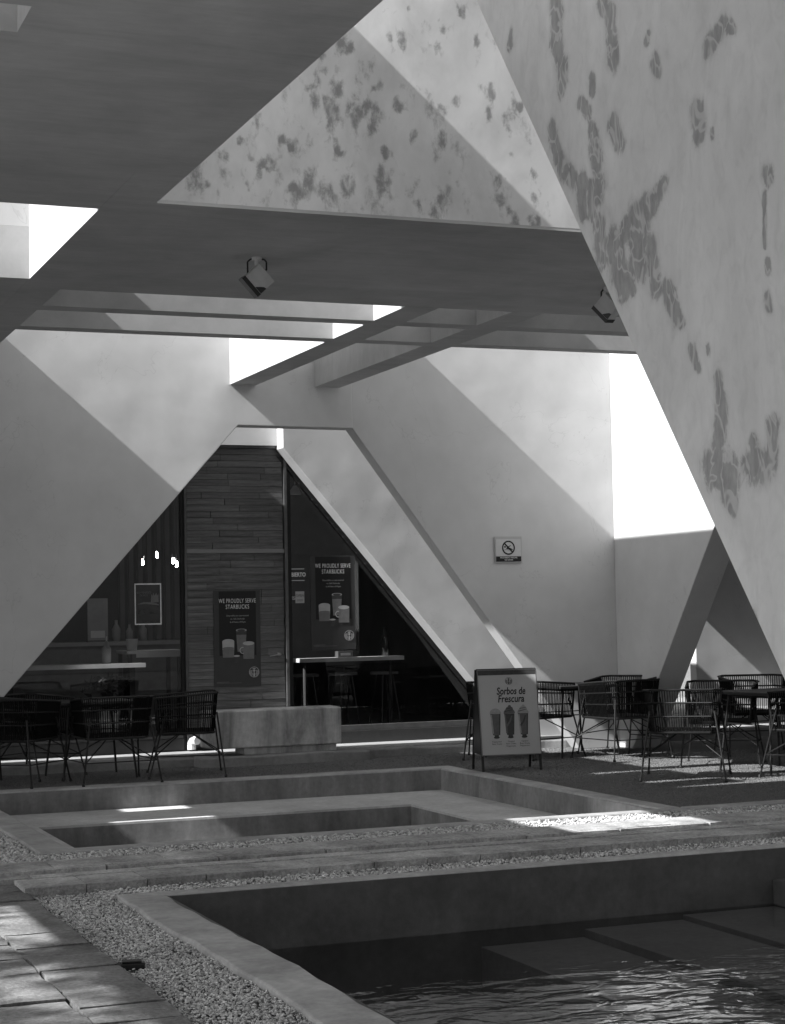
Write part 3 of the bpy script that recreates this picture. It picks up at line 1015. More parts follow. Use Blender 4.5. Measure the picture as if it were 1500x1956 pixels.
hd.tube((6.125, YG - 0.085, 1.112), (6.00, YG - 0.088, 1.092), 0.009, 0.008, 8)
hd.lathe([(0.0, -0.02), (0.02, -0.02), (0.02, 0.02), (0.0, 0.02)], (6.12, YG - 0.036, 1.11), 12)
sfb('door_handle', hd, 'steel', 0.0, sf)

# ---- the dark room behind the glass
room = thing('cafe_room', 'dim café interior behind the glass', 'room', (5.5, 21, 0.1))
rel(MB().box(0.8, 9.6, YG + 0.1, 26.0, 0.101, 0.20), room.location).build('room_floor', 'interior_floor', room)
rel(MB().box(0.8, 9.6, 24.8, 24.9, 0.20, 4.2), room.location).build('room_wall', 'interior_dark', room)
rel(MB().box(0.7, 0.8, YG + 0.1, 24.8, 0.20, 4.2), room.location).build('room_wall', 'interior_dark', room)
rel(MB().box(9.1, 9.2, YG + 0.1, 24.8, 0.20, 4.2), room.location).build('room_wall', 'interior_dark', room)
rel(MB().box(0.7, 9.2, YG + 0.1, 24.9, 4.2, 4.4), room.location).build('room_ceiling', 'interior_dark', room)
for i in range(9):
    x = 5.45 + i * 0.125
    rel(MB().box(x, x + 0.06, 23.5, 23.6, 0.9, 3.6 - 0.08 * (i % 3)), room.location).build('wall_slat', 'interior_slat', room)

# ================================================================= writing and flat print
def text_mesh(s, size, align='CENTER', bold=0.0, shear=0.0, sx=1.0, spacing=1.0, res=3):
    cu = bpy.data.curves.new('lettering', 'FONT')
    cu.body = s
    cu.size = size
    cu.align_x = align
    cu.align_y = 'CENTER'
    cu.offset = bold
    cu.shear = shear
    cu.space_character = spacing
    cu.resolution_u = res
    ob = bpy.data.objects.new('lettering', cu)
    col.objects.link(ob)
    bpy.context.view_layer.update()
    dg = bpy.context.evaluated_depsgraph_get()
    me = bpy.data.meshes.new_from_object(ob.evaluated_get(dg))
    bpy.data.objects.remove(ob)
    for v in me.vertices:
        v.co.x *= sx
    return me

def print_text(s, x, z, size, mat, parent, y=-0.003, name='lettering', **kw):
    me = text_mesh(s, size, **kw)
    for v in me.vertices:
        v.co = (v.co.x, 0, v.co.y)
    me.materials.clear()
    me.materials.append(MATS[mat])
    return link(name, me, parent, (x, y, z))

def flat(polys, mat, parent, name, y=-0.002):
    """polygons given in the sheet's own x,z"""
    mb = MB()
    for p in polys:
        mb.add([(q[0], 0, q[1]) for q in p], [tuple(range(len(p)))])
    me = bpy.data.meshes.new(name)
    me.from_pydata(mb.v, [], mb.f)
    me.materials.append(MATS[mat])
    return link(name, me, parent, (0, y, 0))

def disc(cx, cz, rx, rz=None, n=24, a0=0, a1=2 * math.pi):
    rz = rx if rz is None else rz
    return [(cx + rx * math.cos(a0 + (a1 - a0) * i / n), cz + rz * math.sin(a0 + (a1 - a0) * i / n)) for i in range(n)]

def annulus(cx, cz, r0, r1, n=32, a0=0.0, a1=2 * math.pi):
    out = []
    for i in range(n):
        t0, t1 = a0 + (a1 - a0) * i / n, a0 + (a1 - a0) * (i + 1) / n
        out.append([(cx + r0 * math.cos(t0), cz + r0 * math.sin(t0)), (cx + r1 * math.cos(t0), cz + r1 * math.sin(t0)),
                    (cx + r1 * math.cos(t1), cz + r1 * math.sin(t1)), (cx + r0 * math.cos(t1), cz + r0 * math.sin(t1))])
    return out

def rect(x0, x1, z0, z1):
    return [(x0, z0), (x1, z0), (x1, z1), (x0, z1)]

def emblem(cx, cz, r, parent, mat, y=-0.004):
    """round badge: ring of waves, crown with star, small face between the waves"""
    p = annulus(cx, cz, r * 0.92, r, 28)
    for s in (-1, 1):
        for k in range(4):
            rr0 = r * (0.40 + 0.135 * k)
            a0, a1 = (R(-62), R(52 - 10 * k)) if s > 0 else (R(128 + 10 * k), R(242))
            p += annulus(cx, cz, rr0, rr0 + r * 0.07, 8, a0, a1)
    p.append([(cx - r * .26, cz + r * .52), (cx - r * .30, cz + r * .78), (cx - r * .12, cz + r * .64), (cx, cz + r * .86), (cx + r * .12, cz + r * .64), (cx + r * .30, cz + r * .78), (cx + r * .26, cz + r * .52)])
    p.append(disc(cx, cz + r * .24, r * .19, r * .24, 14))
    p.append([(cx - r * .10, cz - r * .05), (cx + r * .10, cz - r * .05), (cx + r * .20, cz - r * .85), (cx - r * .20, cz - r * .85)])
    return flat(p, mat, parent, 'emblem', y)

def cup_print(parent, s=1.0, ox=0.0, oz=0.0):
    def cup(cx, z0, w0, w1, h, mat, top, topmat, hh=0.016):
        flat([[(cx - w0, z0), (cx + w0, z0), (cx + w1, z0 + h), (cx - w1, z0 + h)]], mat, parent, 'print_cup', -0.0045 - cup.k)
        flat([disc(cx, z0 + h, w1, hh, 18)], topmat, parent, 'print_cup', -0.0050 - cup.k)
        cup.k += 0.0004
    cup.k = 0
    cup(ox + 0.045, oz + 0.10, .045, .060, .235, 'poster_mid', 1, 'poster_pale')
    flat([[(ox - .012, oz + .285), (ox + .102, oz + .285), (ox + .104, oz + .325), (ox - .014, oz + .325)]], 'poster_dim', parent, 'print_cup', -0.0052)
    flat([disc(ox + .045, oz + .335, .05, .012, 14)], 'poster_dim', parent, 'print_cup', -0.0056)
    cup(ox - 0.105, oz + 0.04, .062, .068, .10, 'poster_mid', 1, 'poster_mid')
    cup(ox - 0.105, oz + 0.13, .066, .068, .085, 'poster_pale', 1, 'poster_pale', 0.026)
    cup(ox + 0.125, oz + 0.02, .062, .066, .17, 'poster_mid', 1, 'poster_pale', 0.022)
    cup(ox - 0.012, oz - 0.02, .022, .036, .075, 'poster_dim', 1, 'poster_pale', 0.010)
    flat(annulus(ox + .058, oz + .115, .028, .037, 14, R(75), R(285)), 'poster_pale', parent, 'print_cup', -0.0085)

def coffee_poster(loc, label, rz=0.0):
    t = thing('poster', label, 'poster', loc, rz, 'coffee posters on the shop front')
    MB().box(-0.265, 0.265, 0, 0.003, 0, 1.05).build('sheet', 'poster_sheet', t)
    flat([rect(-.205, .215, .34, 1.04)], 'poster_black', t, 'print_field', -0.0015)
    print_text('WE PROUDLY SERVE', 0.005, 0.935, 0.066, 'poster_white', t, bold=0.0, sx=0.62, spacing=1.14)
    print_text('STARBUCKS', 0.005, 0.870, 0.066, 'poster_white', t, bold=0.0, sx=0.68, spacing=1.14)
    print_text('Disponibles en esta sucursal', 0.005, 0.775, 0.026, 'poster_pale', t, sx=0.85, res=1)
    print_text('en Café Starbucks', 0.005, 0.740, 0.026, 'poster_pale', t, sx=0.85, res=1)
    print_text('de 8:00am a 8:00pm', 0.005, 0.705, 0.026, 'poster_pale', t, sx=0.85, res=1)
    cup_print(t, 1.0, 0.0, 0.28)
    emblem(0.185, 0.155, 0.058, t, 'poster_pale')
    flat([rect(-.24, -.10, .052, .056), rect(-.24, .04, .040, .043)], 'poster_mid', t, 'print_line', -0.002)
    return t
coffee_poster((5.645, YG - 0.038, 0.77), 'dark coffee poster stuck on the timber door')
coffee_poster((6.775, YG - 0.006, 1.145), 'dark coffee poster stuck on the right-hand window pane')

t = thing('window_sticker', 'dark sticker with white OPEN lettering in Spanish beside the door post', 'sticker', (6.345, YG - 0.006, 1.985))
MB().box(-0.085, 0.10, 0, 0.002, -0.085, 0.09).build('sheet', 'poster_sheet', t)
print_text('ABIERTO', 0.01, 0.0, 0.062, 'poster_white', t, bold=0.002, sx=0.82)
flat([rect(-.08, .095, .062, .068), rect(-.08, .095, -.066, -.060)], 'poster_white', t, 'print_line')
t = thing('window_sticker', 'pale square sticker under the Spanish opening sticker', 'sticker', (6.385, YG - 0.006, 1.735))
MB().box(-0.052, 0.052, 0, 0.002, -0.065, 0.065).build('sheet', 'poster_pale', t)
print_text('OPEN', 0.0, 0.018, 0.038, 'ink_grey', t, bold=0.001)
flat([rect(-.035, .035, -.03, -.024), rect(-.035, .035, -.043, -.037)], 'ink_grey', t, 'print_line')
t = thing('window_sticker', 'payment card lettering left of the pale square sticker', 'sticker', (6.295, YG - 0.006, 1.725))
MB().box(-0.002, 0.030, 0, 0.002, -0.03, 0.03).build('sheet', 'poster_sheet', t)
print_text('VISA', 0.014, 0.0, 0.05, 'poster_pale', t, bold=0.002, sx=0.8, shear=0.2)

t = thing('framed_poster', 'small poster with a white border hanging in the left window', 'poster', (4.662, YG + 0.012, 1.465))
MB().box(-0.147, 0.147, 0, 0.004, 0, 0.445).build('sheet', 'poster_black', t)
flat([rect(-.147, .147, 0, .014), rect(-.147, .147, .431, .445), rect(-.147, -.134, .014, .431), rect(.134, .147, .014, .431)], 'poster_white', t, 'border', -0.014)
print_text('BIENVENIDOS', -.045, .345, .032, 'poster_mid', t, y=-.0145, sx=.8)
print_text('DE HOY', -.045, .315, .032, 'poster_mid', t, y=-.0145, sx=.8)
flat([[(-.12, .22), (-.05, .245), (.05, .24), (.12, .22), (.12, .205), (-.02, .225)], [(.03, .24), (.035, .33), (.05, .31), (.06, .345), (.075, .31), (.09, .345), (.1, .31), (.115, .335), (.118, .24)]], 'poster_mid', t, 'print_shape', -0.0145)
flat([[(-.11, .10), (-.03, .10), (-.05, .15), (-.065, .175), (-.085, .15)], [(.01, .12), (.05, .14), (.10, .12), (.06, .115)], rect(-.1, .03, .03, .036), rect(.06, .1, .03, .038)], 'poster_dim', t, 'print_shape', -0.0145)

# ---- no-swimming sign on the courtyard wall
t = thing('no_swimming_sign', 'small white no-swimming sign with a black caption strip on the wall', 'sign', (8.392, YP + 0.012, 2.075))
MB().box(-0.165, 0.165, -0.006, 0.0, -0.015, 0.275).build('backing', 'sign_frame', t)
MB().box(-0.152, 0.152, -0.012, -0.0065, 0.0, 0.245).build('plate', 'sign_white', t, bevel=0.002)
flat([rect(-.152, .152, 0.002, .058)], 'ink_black', t, 'caption_strip', -0.0135)
flat(annulus(0, .152, .062, .078, 32), 'ink_black', t, 'ring', -0.0140)
c45 = math.cos(R(45)) * 0.066
flat([[(-c45 - .006, .152 + c45 - .006), (-c45 + .006, .152 + c45 + .006), (c45 + .006, .152 - c45 + .006), (c45 - .006, .152 - c45 - .006)]], 'ink_black', t, 'slash', -0.0145)
flat([disc(-.042, .162, .0105, None, 14), [(-.026, .148), (-.005, .166), (.026, .180), (.028, .173), (.004, .158), (.05, .136), (.05, .128), (-.026, .140)]], 'ink_black', t, 'swimmer', -0.0138)
flat([[(-.052, .130), (-.026, .136), (0, .130), (.026, .136), (.052, .130), (.052, .124), (.026, .130), (0, .124), (-.026, .130), (-.052, .124)]], 'ink_grey', t, 'wave', -0.0138)
print_text('PROHIBIDO NADAR', 0, .043, .023, 'sign_white', t, y=-0.0150, bold=0.0006)
print_text('NO SWIM', 0, .018, .023, 'sign_white', t, y=-0.0150, bold=0.0006)

# ================================================================= street furniture
# ---- pavement sign (A-board)
ang = R(-9)
bd = thing('pavement_sign', 'A-frame pavement sign advertising three cold drinks on the turf', 'sign', (7.425, 15.60, 0), ang)
TL = math.atan2(0.15, 0.98)
def tilt_panel(parent, sgn, name):
    pass
# front leaf: leans back; local frame with origin at its foot line
leaf = bpy.data.objects.new('front_leaf', None)
W2 = 0.300
fm = MB()
fm.box(-W2, -W2 + 0.022, -0.012, 0.012, 0.0, 0.99)
fm.box(W2 - 0.022, W2, -0.012, 0.012, 0.0, 0.99)
fm.box(-W2 + 0.022, W2 - 0.022, -0.012, 0.012, 0.965, 0.99)
fl = fm.build('front_leaf', 'black_metal', bd, bevel=0.003)
fl.rotation_euler = (-TL, 0, 0)
pn = MB().box(-W2 + 0.004, W2 - 0.004, -0.022, -0.013, 0.155, 0.975).build('panel', 'board_sheet', fl)
rm = MB()
rm.box(-W2, -W2 + 0.008, -0.026, -0.0125, 0.15, 0.98)
rm.box(W2 - 0.008, W2, -0.026, -0.0125, 0.15, 0.98)
rm.box(-W2 + 0.008, W2 - 0.008, -0.026, -0.0125, 0.972, 0.98)
rm.box(-W2 + 0.008, W2 - 0.008, -0.026, -0.0125, 0.15, 0.158)
rm.build('panel_rim', 'frame_metal', fl)
yy = -0.024
flat([rect(-W2 + .009, W2 - .009, .925, .971)], 'board_dark', fl, 'print_band', -0.0228)
emblem(0.015, 0.865, 0.036, fl, 'board_dark', yy)
print_text('Sorbos de', 0.03, 0.765, 0.098, 'ink_black', fl, y=yy, bold=0.0018, shear=0.18, sx=0.72)
print_text('Frescura', 0.025, 0.690, 0.098, 'ink_black', fl, y=yy, bold=0.0018, shear=0.18, sx=0.78)
for k, (cx, m1, m2) in enumerate(((-0.140, 'board_mid', 'board_pale'), (0.0, 'board_dark', 'board_mid'), (0.138, 'board_mid', 'board_pale'))):
    flat([[(cx - .036, .345), (cx + .036, .345), (cx + .052, .550), (cx - .052, .550)]], m1, fl, 'print_glass', yy)
    flat([disc(cx, .552, .057, .050, 18, 0, math.pi * 1.0) + [(cx - .057, .550)]], m2, fl, 'print_cream', yy - .0005)
    if k:
        flat([disc(cx + .004, .596, .036, .022, 14), disc(cx + .006, .618, .016, .015, 10)], m2, fl, 'print_cream', yy - .0008)
        flat([[(cx - .048, .574), (cx + .042, .590), (cx + .036, .584), (cx - .042, .565)], [(cx - .036, .598), (cx + .036, .609), (cx + .030, .603), (cx - .030, .591)]], 'board_dark' if k == 1 else 'board_mid', fl, 'print_cream', yy - .0012)
        flat([[(cx - .030, .42), (cx + .010, .47), (cx + .030, .53), (cx + .018, .53), (cx - .004, .48), (cx - .036, .44)]], 'board_mid' if k == 1 else 'board_dark', fl, 'print_syrup', yy - .0009)
    flat([rect(cx - .022, cx + .022, .322, .345), disc(cx, .322, .030, .011, 14)], 'board_dark', fl, 'print_foot', yy)
    flat([[(cx - .043, .36), (cx - .026, .36), (cx - .036, .54), (cx - .050, .54)]], 'board_pale' if k != 1 else 'board_mid', fl, 'print_shine', yy - .0006)
    flat([[(cx + .024, .35), (cx + .034, .35), (cx + .050, .545), (cx + .036, .545)]], 'board_dark', fl, 'print_shade', yy - .0006)
    for q, (s) in enumerate(('Frappuccino' if k == 0 else 'Caramel', 'Base Crema', 'Frappuccino')):
        if k == 0 and q == 2:
            continue
        print_text(s, cx, .282 - q * .022, .022, 'ink_black', fl, y=yy, res=1, sx=.9)
bk = MB()
bk.box(-W2, -W2 + 0.022, -0.012, 0.012, 0.0, 0.985)
bk.box(W2 - 0.022, W2, -0.012, 0.012, 0.0, 0.985)
bk.box(-W2 + 0.022, W2 - 0.022, -0.006, 0.010, 0.155, 0.97)
rl = bk.build('rear_leaf', 'black_metal', bd, (0, 0.37, 0.0), bevel=0.003)
rl.rotation_euler = (TL * 1.15, 0, 0)
side_b = MB()
side_b.prism([(0.03, 0.16), (0.335, 0.16), (0.185, 0.95), (0.155, 0.95)], 'x', -W2 + 0.004, -W2 + 0.008)
side_b.build('side_cloth', 'lamp_black', bd)

# ---- concrete bench in front of the door
be = thing('concrete_bench', 'stained concrete block bench in front of the timber door', 'bench', (5.82, 17.98, 0.0))
bm_ = MB().prism([(-.74, -.20), (.66, -.20), (.70, .22), (-.78, .18)], 'z', 0.175, 0.562)
bm_.build('seat_block', 'concrete_bench', be, bevel=0.015)
MB().box(-0.40, 0.62, -0.15, 0.18, 0.101, 0.1745).build('footing', 'concrete_bench', be, bevel=0.008)

struct(mobj('bench_pad', subdivided_box(4.9, 6.75, 17.66, 17.97, -0.05, 0.098, 0.08, 0.04, 5), 'kerb_concrete', bevel=0.015))

# ---- white pipe elbow by the door post
pp = MB()
pts = [(5.10, YG - 0.09, 0.11), (5.10, YG - 0.09, 0.17), (5.105, YG - 0.10, 0.20), (5.12, YG - 0.13, 0.215), (5.14, YG - 0.18, 0.215)]
for a, c in zip(pts[:-1], pts[1:]):
    pp.tube(a, c, 0.045, 0.045, 12)
tag(pp.build('pipe_elbow', 'pipe_white'), 'short white pipe elbow on the floor at the door post', 'pipe')

# ---- floodlights under the slab
def floodlight(loc, label, tilt, turn):
    t = thing('floodlight', label, 'floodlight', loc, turn, 'floodlights under the roof slab')
    MB().lathe([(0.0, 0.0), (0.035, 0.0), (0.035, -0.02), (0.0, -0.02)], (0, 0, 0), 14).build('ceiling_plate', 'lamp_housing', t)
    MB().tube((0, 0, -0.02), (0, 0, -0.055), 0.016, 0.016, 10).build('stem', 'lamp_housing', t)
    MB().path([(-.062, 0, -.125), (-.062, 0, -.03), (-.04, 0, -.012), (.05, 0, -.012), (.065, 0, -.03), (.065, 0, -.085), (.03, 0, -.085)], 0.006, 6).build('bracket', 'lamp_black', t)
    h = bpy.data.objects.new('housing', MB().box(-.078, .078, -.055, .055, -.078, .078).mesh('housing'))
    h.data.materials.append(MATS['lamp_housing'])
    col.objects.link(h)
    h.parent = t
    h.location = (0, 0, -0.155)
    h.rotation_euler = (R(8), tilt, 0)
    bv = h.modifiers.new('bevel', 'BEVEL')
    bv.width = 0.006
    bv.segments = 2
    MB().box(-.081, -.052, -.057, .057, -.081, .081).build('lens_rim', 'lamp_black', h)
    MB().prism([(-.05, -.02), (-.02, -.045), (-.005, -.06), (.0, -.078), (-.05, -.078)], 'y', -.0575, -.0552).build('label_plate', 'lamp_black', h)
    return t
floodlight((3.57, 11.29, ZS), 'small grey floodlight hanging under the middle of the dark slab', R(-42), R(-10))
floodlight((6.40, 11.60, ZS), 'small grey floodlight under the slab beside the sloping wall edge', R(-42), R(-65))

# ---- garden spot lying on the gravel
sp = thing('ground_spotlight', 'small black spotlight lying on the gravel beside the walkway', 'spotlight', (1.865, 7.92, -0.03), R(-12))
MB().box(-.05, .065, -.035, .035, 0.0, 0.032).build('body', 'lamp_black', sp, bevel=0.008)
MB().box(-.038, .050, -.030, .030, 0.0325, 0.040).build('lid', 'black_metal', sp, bevel=0.004)
MB().tube((-.06, -.02, .02), (-.045, -.01, .03), .012, .012, 8).build('cable_gland', 'lamp_black', sp)

# ---- rope chairs and tables
def make_chair():
    t = thing('rope_chair', 'x', 'chair', (0, 0, 0), 0.0)
    top = [(-.315, .29, .765), (-.345, -.20, .80), (-.275, -.30, .805), (.275, -.30, .805), (.345, -.20, .80), (.315, .29, .765)]
    bot = [(-.285, .27, .425), (-.300, -.18, .425), (-.240, -.265, .425), (.240, -.265, .425), (.300, -.18, .425), (.285, .27, .425)]
    def lerp(a, c, q):
        return tuple(a[i] + (c[i] - a[i]) * q for i in range(3))
    fr = MB()
    fr.path(top, 0.011, 6)
    fr.path(bot, 0.012, 6)
    fr.tube(top[0], bot[0], 0.010)
    fr.tube(top[-1], bot[-1], 0.010)
    fr.build('back_frame', 'black_metal', t)
    rl = MB()
    for q in (0.30, 0.62):
        rl.path([lerp(a, c, q) for a, c in zip(top, bot)], 0.008, 5)
    rl.build('rail', 'black_metal', t)
    ro = MB()
    rr = random.Random(2)
    for i in range(len(top) - 1):
        L = (Vector(top[i + 1]) - Vector(top[i])).length
        n = int(L / 0.0225)
        for k_ in range(n):
            q = (k_ + 0.5) / n
            a = Vector(lerp(top[i], top[i + 1], q))
            c = Vector(lerp(bot[i], bot[i + 1], q + rr.uniform(-.006, .006)))
            a.z -= 0.004
            ro.tube(a, c, 0.0054, 0.0054, 4, False)
    ro.build('rope_weave', 'rope', t)
    st = MB().prism([(p[0] * .98, p[1] * .98) for p in bot], 'z', 0.410, 0.440)
    st.build('seat', 'rope', t, bevel=0.006)
    corners = ((-1, 1), (1, 1), (-1, -1), (1, -1))
    for sx, sy in corners:
        a = (sx * .315, .20, .62) if sy > 0 else (sx * .285, -.290, .62)
        f = (sx * .375, sy * .365, 0.0)
        MB().tube(a, f, 0.0095, 0.0085, 7).build('leg', 'black_metal', t)
        mid = lerp(a, f, 0.66)
        MB().tube(mid, (sx * .06, sy * .05, .41), 0.0062, 0.0062, 5).build('brace', 'black_metal', t)
        MB().lathe([(0.0, 0.0), (0.014, 0.0), (0.016, 0.012), (0.010, 0.03), (0.0, 0.03)], f, 8).build('foot', 'lamp_black', t)
    def lp(sx, sy, q):
        a = (sx * .315, .20, .62) if sy > 0 else (sx * .285, -.290, .62)
        return lerp(a, (sx * .375, sy * .365, 0.0), q)
    for a, c in (((-1, 1), (-1, -1)), ((1, 1), (1, -1)), ((-1, -1), (1, -1))):
        MB().tube(lp(*a, .66), lp(*c, .66), 0.0062, 0.0062, 5).build('stretcher', 'black_metal', t)
    return t

def make_table():
    t = thing('cafe_table', 'x', 'table', (0, 0, 0), 0.0)
    MB().box(-.37, .37, -.37, .37, 0.715, 0.745).build('table_top', 'table_black', t, bevel=0.006)
    MB().box(-.30, .30, -.30, .30, 0.690, 0.7145).build('apron', 'black_metal', t)
    for sx in (-1, 1):
        for sy in (-1, 1):
            MB().tube((sx * .29, sy * .29, .69), (sx * .36, sy * .36, 0), .013, .011, 8).build('leg', 'black_metal', t)
    MB().path([(-.31, -.31, .44), (.31, -.31, .44), (.31, .31, .44), (-.31, .31, .44)], .006, 5, True).build('stretcher', 'black_metal', t)
    return t

chair0 = make_chair()
table0 = make_table()
# x, y, rotation (0 = opens towards +y), label
CH = [
    (3.78, 16.72, 0.06, 'rope chair with its back to the pool in the left table group', 'L'),
    (4.58, 17.02, 1.35, 'rope chair at the right end of the left table, nearest the concrete bench', 'L'),
    (2.92, 16.95, -0.7, 'rope chair cut by the left picture edge', 'L'),
    (3.20, 17.62, -2.4, 'rope chair behind the left table, in front of the window', 'L'),
    (8.42, 14.05, -0.62, 'large rope chair standing nearest the pool in the right group', 'R'),
    (9.42, 15.02, 2.5, 'rope chair facing the camera behind the right-hand table', 'R'),
    (9.45, 13.50, 0.35, 'rope chair cut by the right picture edge', 'R'),
    (10.45, 16.0, 2.8, 'rope chair far right, standing under the end wall leg', 'R'),
    (9.02, 16.32, 0.15, 'rope chair with its back to the camera at the table by the wall', 'R'),
    (9.42, 16.98, 2.2, 'rope chair in the corner of the two walls', 'R'),
    (8.34, 16.95, -1.3, 'rope chair just right of the pavement sign', 'R'),
    (8.02, 17.10, -0.5, 'rope chair half hidden behind the pavement sign', 'R'),
]
for i, (x, y, rz, lab, gp) in enumerate(CH):
    c = chair0 if i == 0 else copy_tree(chair0)
    c.location = (x, y, 0)
    c.rotation_euler = (0, 0, rz)
    tag(c, lab, 'chair', 'rope chairs around the tables')
TB = [(3.72, 17.38, 0.05, 'dark square table in the left chair group'),
      (8.80, 17.0, 0.1, 'dark square table beside the wall behind the pavement sign'),
      (9.50, 14.25, 0.12, 'dark square table at the right picture edge')]
for i, (x, y, rz, lab) in enumerate(TB):
    c = table0 if i == 0 else copy_tree(table0)
    c.location = (x, y, 0)
    c.rotation_euler = (0, 0, rz)
    tag(c, lab, 'table', 'dark café tables')

# ================================================================= things inside the café
def pendant(loc, label):
    t = thing('pendant_lamp', label, 'lamp', loc, 0, 'pendant bulbs in the café')
    MB().tube((0, 0, 4.2 - loc[2]), (0, 0, 0.09), .004, .004, 5).build('cable', 'lamp_black', t)
    MB().lathe([(0, .09), (.018, .09), (.02, .05), (0, .05)], (0, 0, 0), 10).build('socket', 'lamp_black', t)
    MB().lathe([(0.003, -.024), (.011, -.018), (.014, -.005), (.013, .012), (.008, .049)], (0, 0, 0), 12).build('bulb', 'bulb_glow', t, smooth=True)
# placed along the rows over the counter
pendant((5.051, 20.6, 2.184), 'glowing pendant bulb, leftmost of the four in the window')
pendant((5.223, 20.6, 2.269), 'glowing pendant bulb, highest of the four in the window')
pendant((5.419, 20.6, 2.200), 'glowing pendant bulb, third from the left in the window')
pendant((5.463, 20.6, 2.156), 'glowing pendant bulb, nearest the door post')

t = thing('counter', 'dim service counter at the back of the café', 'counter', (4.4, 22.6, 0.2))
MB().box(-2.4, 1.6, -.3, .3, 0, 1.0).build('body', 'interior_wood', t)
MB().box(-2.45, 1.65, -.36, .36, 1.001, 1.05).build('counter_top', 'interior_mid', t)
t = thing('menu_stand', 'upright menu card standing on the counter', 'sign', (4.90, 22.4, 1.25))
MB().box(-.13, .13, -.01, .01, 0.02, .55).build('card', 'interior_mid', t)
MB().box(-.09, .09, -.011, -.0102, .05, .14).build('card_caption', 'interior_pale', t)
MB().box(-.14, .14, -.05, .05, 0, .0195).build('foot', 'interior_dark', t)
for i, (x, s) in enumerate(((5.15, 1.0), (5.32, .8), (5.5, .9))):
    o = MB().lathe([(0, 0), (.05 * s, 0), (.055 * s, .16 * s), (.02 * s, .22 * s), (.02 * s, .27 * s), (0, .27 * s)], (0, 0, 0), 12).build('jar', 'interior_mid', None, (x, 22.45, 1.25), smooth=True)
    tag(o, ('tall jar next to the menu card on the counter', 'small jar in the middle of the counter', 'jar at the right of the counter')[i], 'jar', 'jars on the counter')

t = thing('display_table', 'white-topped table with papers just inside the left window', 'table', (5.02, 19.80, 0.2))
MB().box(-.42, .26, -.28, .28, .94, .975).build('table_top', 'interior_pale', t)
MB().box(-.32, .25, -.285, -.281, .90, .975).build('paper_edge', 'white_paint', t)
for sx in (-.38, .18):
    for sy in (-.24, .24):
        MB().box(sx - .02, sx + .02, sy - .02, sy + .02, 0, .939).build('leg', 'interior_dark', t)
o = MB().lathe([(.055, 0), (.07, .13), (.066, .13), (.05, .01)], (0, 0, 0), 14).build('bowl', 'white_paint', None, (4.72, 19.80, 1.176))
tag(o, 'white bowl on the table with papers', 'bowl')
t = thing('low_table', 'long pale-edged table along the left window', 'table', (3.95, 19.45, 0.2))
MB().box(-.95, .79, -.2, .2, .80, .845).build('table_top', 'interior_pale', t)
for sx in (-.68, .65):
    MB().box(sx - .03, sx + .03, -.16, .16, 0, .799).build('leg', 'interior_dark', t)
t = thing('pump_bottle', 'tall pump bottle on the long table in the left window', 'bottle', (4.34, 19.40, 1.046))
MB().lathe([(0, 0), (.05, 0), (.05, .17), (.018, .21), (.018, .25), (0, .25)], (0, 0, 0), 12).build('body', 'interior_mid', t, smooth=True)
MB().tube((0, 0, .25), (0, 0, .30), .008, .008, 6).build('pump', 'interior_pale', t)
t = thing('potted_plant', 'leafy plant in a pale pot under the long table', 'plant', (4.30, 19.12, 0.2))
MB().lathe([(.085, 0), (.12, .36), (.11, .36), (.08, .02)], (0, 0, 0), 16).build('pot', 'interior_pale', t)
lf = MB()
rr = random.Random(3)
for i in range(130):
    a, r_, z = rr.uniform(0, 6.28), rr.uniform(.02, .34), rr.uniform(.34, .72)
    c0 = Vector((r_ * math.cos(a), r_ * math.sin(a) * .6, z))
    d = Vector((rr.uniform(-1, 1), rr.uniform(-1, 1), rr.uniform(-.6, .6))).normalized() * .055
    s_ = d.orthogonal().normalized() * .024
    lf.add([c0 - d, c0 + s_, c0 + d, c0 - s_], [(0, 1, 2, 3)])
lf.build('foliage', 'plant_leaf', t)
t = thing('bar_plank', 'narrow pale wooden bar along the right window', 'table', (7.2, 19.30, 0.2))
MB().box(-.70, .57, -.14, .14, .80, .845).build('plank', 'interior_pale', t)
for sx in (-.6, .45):
    MB().tube((sx, 0, 0), (sx, 0, .80), .02, .02, 8).build('leg', 'interior_dark', t)
o = MB().lathe([(0, 0), (.045, 0), (.05, .15), (.018, .26), (.016, .33), (0, .33)], (0, 0, 0), 14).build('glass_bottle', 'bottle_glass', None, (7.59, 19.3, 1.046), smooth=True)
tag(o, 'clear glass bottle standing on the narrow window bar', 'bottle')
t = thing('napkin_box', 'small black napkin box with a pale print on the window bar', 'box', (7.06, 19.25, 1.046))
MB().box(-.09, .09, -.06, .06, 0, .07).build('box_body', 'interior_dark', t)
MB().box(-.06, .06, -.061, -.0602, .02, .05).build('box_print', 'interior_mid', t)
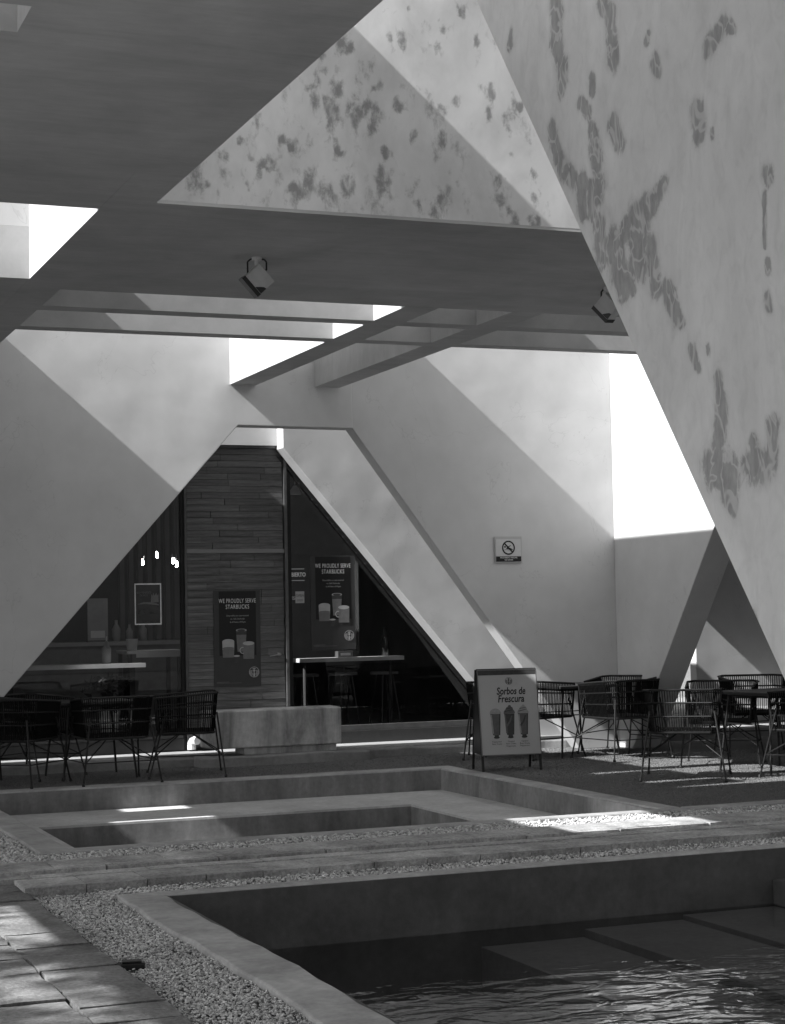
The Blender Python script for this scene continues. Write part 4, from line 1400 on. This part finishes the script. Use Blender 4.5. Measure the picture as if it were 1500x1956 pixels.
def stool(loc, label):
    t = thing('bar_stool', label, 'stool', loc, 0.2, 'bar stools inside the right window')
    MB().lathe([(0, .62), (.17, .62), (.17, .65), (0, .65)], (0, 0, 0), 16).build('seat', 'interior_wood', t)
    for k_ in range(4):
        a = math.pi / 4 + k_ * math.pi / 2
        MB().tube((.10 * math.cos(a), .10 * math.sin(a), .62), (.19 * math.cos(a), .19 * math.sin(a), 0), .012, .012, 6).build('leg', 'dark_metal', t)
stool((6.75, 19.75, .2), 'bar stool nearest the door inside the right window')
stool((7.25, 19.8, .2), 'middle bar stool inside the right window')
stool((7.75, 19.75, .2), 'bar stool farthest from the door inside the right window')
t = thing('ceiling_spot', 'small pale ceiling lamp near the top of the right window', 'lamp', (6.62, 19.6, 2.98))
MB().tube((0, 0, 1.1), (0, 0, .06), .006, .006, 5).build('cable', 'interior_mid', t)
MB().lathe([(.075, -.04), (.06, 0), (.02, .06), (0, .06)], (0, 0, 0), 14).build('shade', 'white_paint', t)

# ---- tree off to the left whose crown dapples the walkway
tr = thing('shade_tree', 'leafy tree left of the roof shading the walkway', 'tree', (-7.8, 6.4, -0.1))
tm = MB()
tm.tube((0, 0, 0), (.15, .1, 3.6), .17, .12, 10)
for a in range(6):
    q = a * 1.05
    tm.tube((.15, .1, 3.3 + .3 * (a % 3)), (1.4 * math.cos(q), 1.6 * math.sin(q), 6.6 + .6 * (a % 3)), .07, .02, 6)
tm.build('trunk', 'bark', tr)
lf = MB()
rr = random.Random(12)
cl = [(rr.uniform(-1.6, 1.6), rr.uniform(-2.8, 2.8), rr.uniform(6.0, 9.6), rr.uniform(.35, .7)) for _ in range(24)]
for i in range(1900):
    c_ = rr.choice(cl)
    p = Vector((rr.gauss(0, 1), rr.gauss(0, 1), rr.gauss(0, .8))) * c_[3] * .55 + Vector(c_[:3])
    d = Vector((rr.uniform(-1, 1), rr.uniform(-1, 1), rr.uniform(-.7, .7))).normalized() * .10
    s_ = d.orthogonal().normalized() * .045
    lf.add([p - d, p + s_, p + d, p - s_], [(0, 1, 2, 3)])
lf.build('crown', 'tree_leaf', tr)
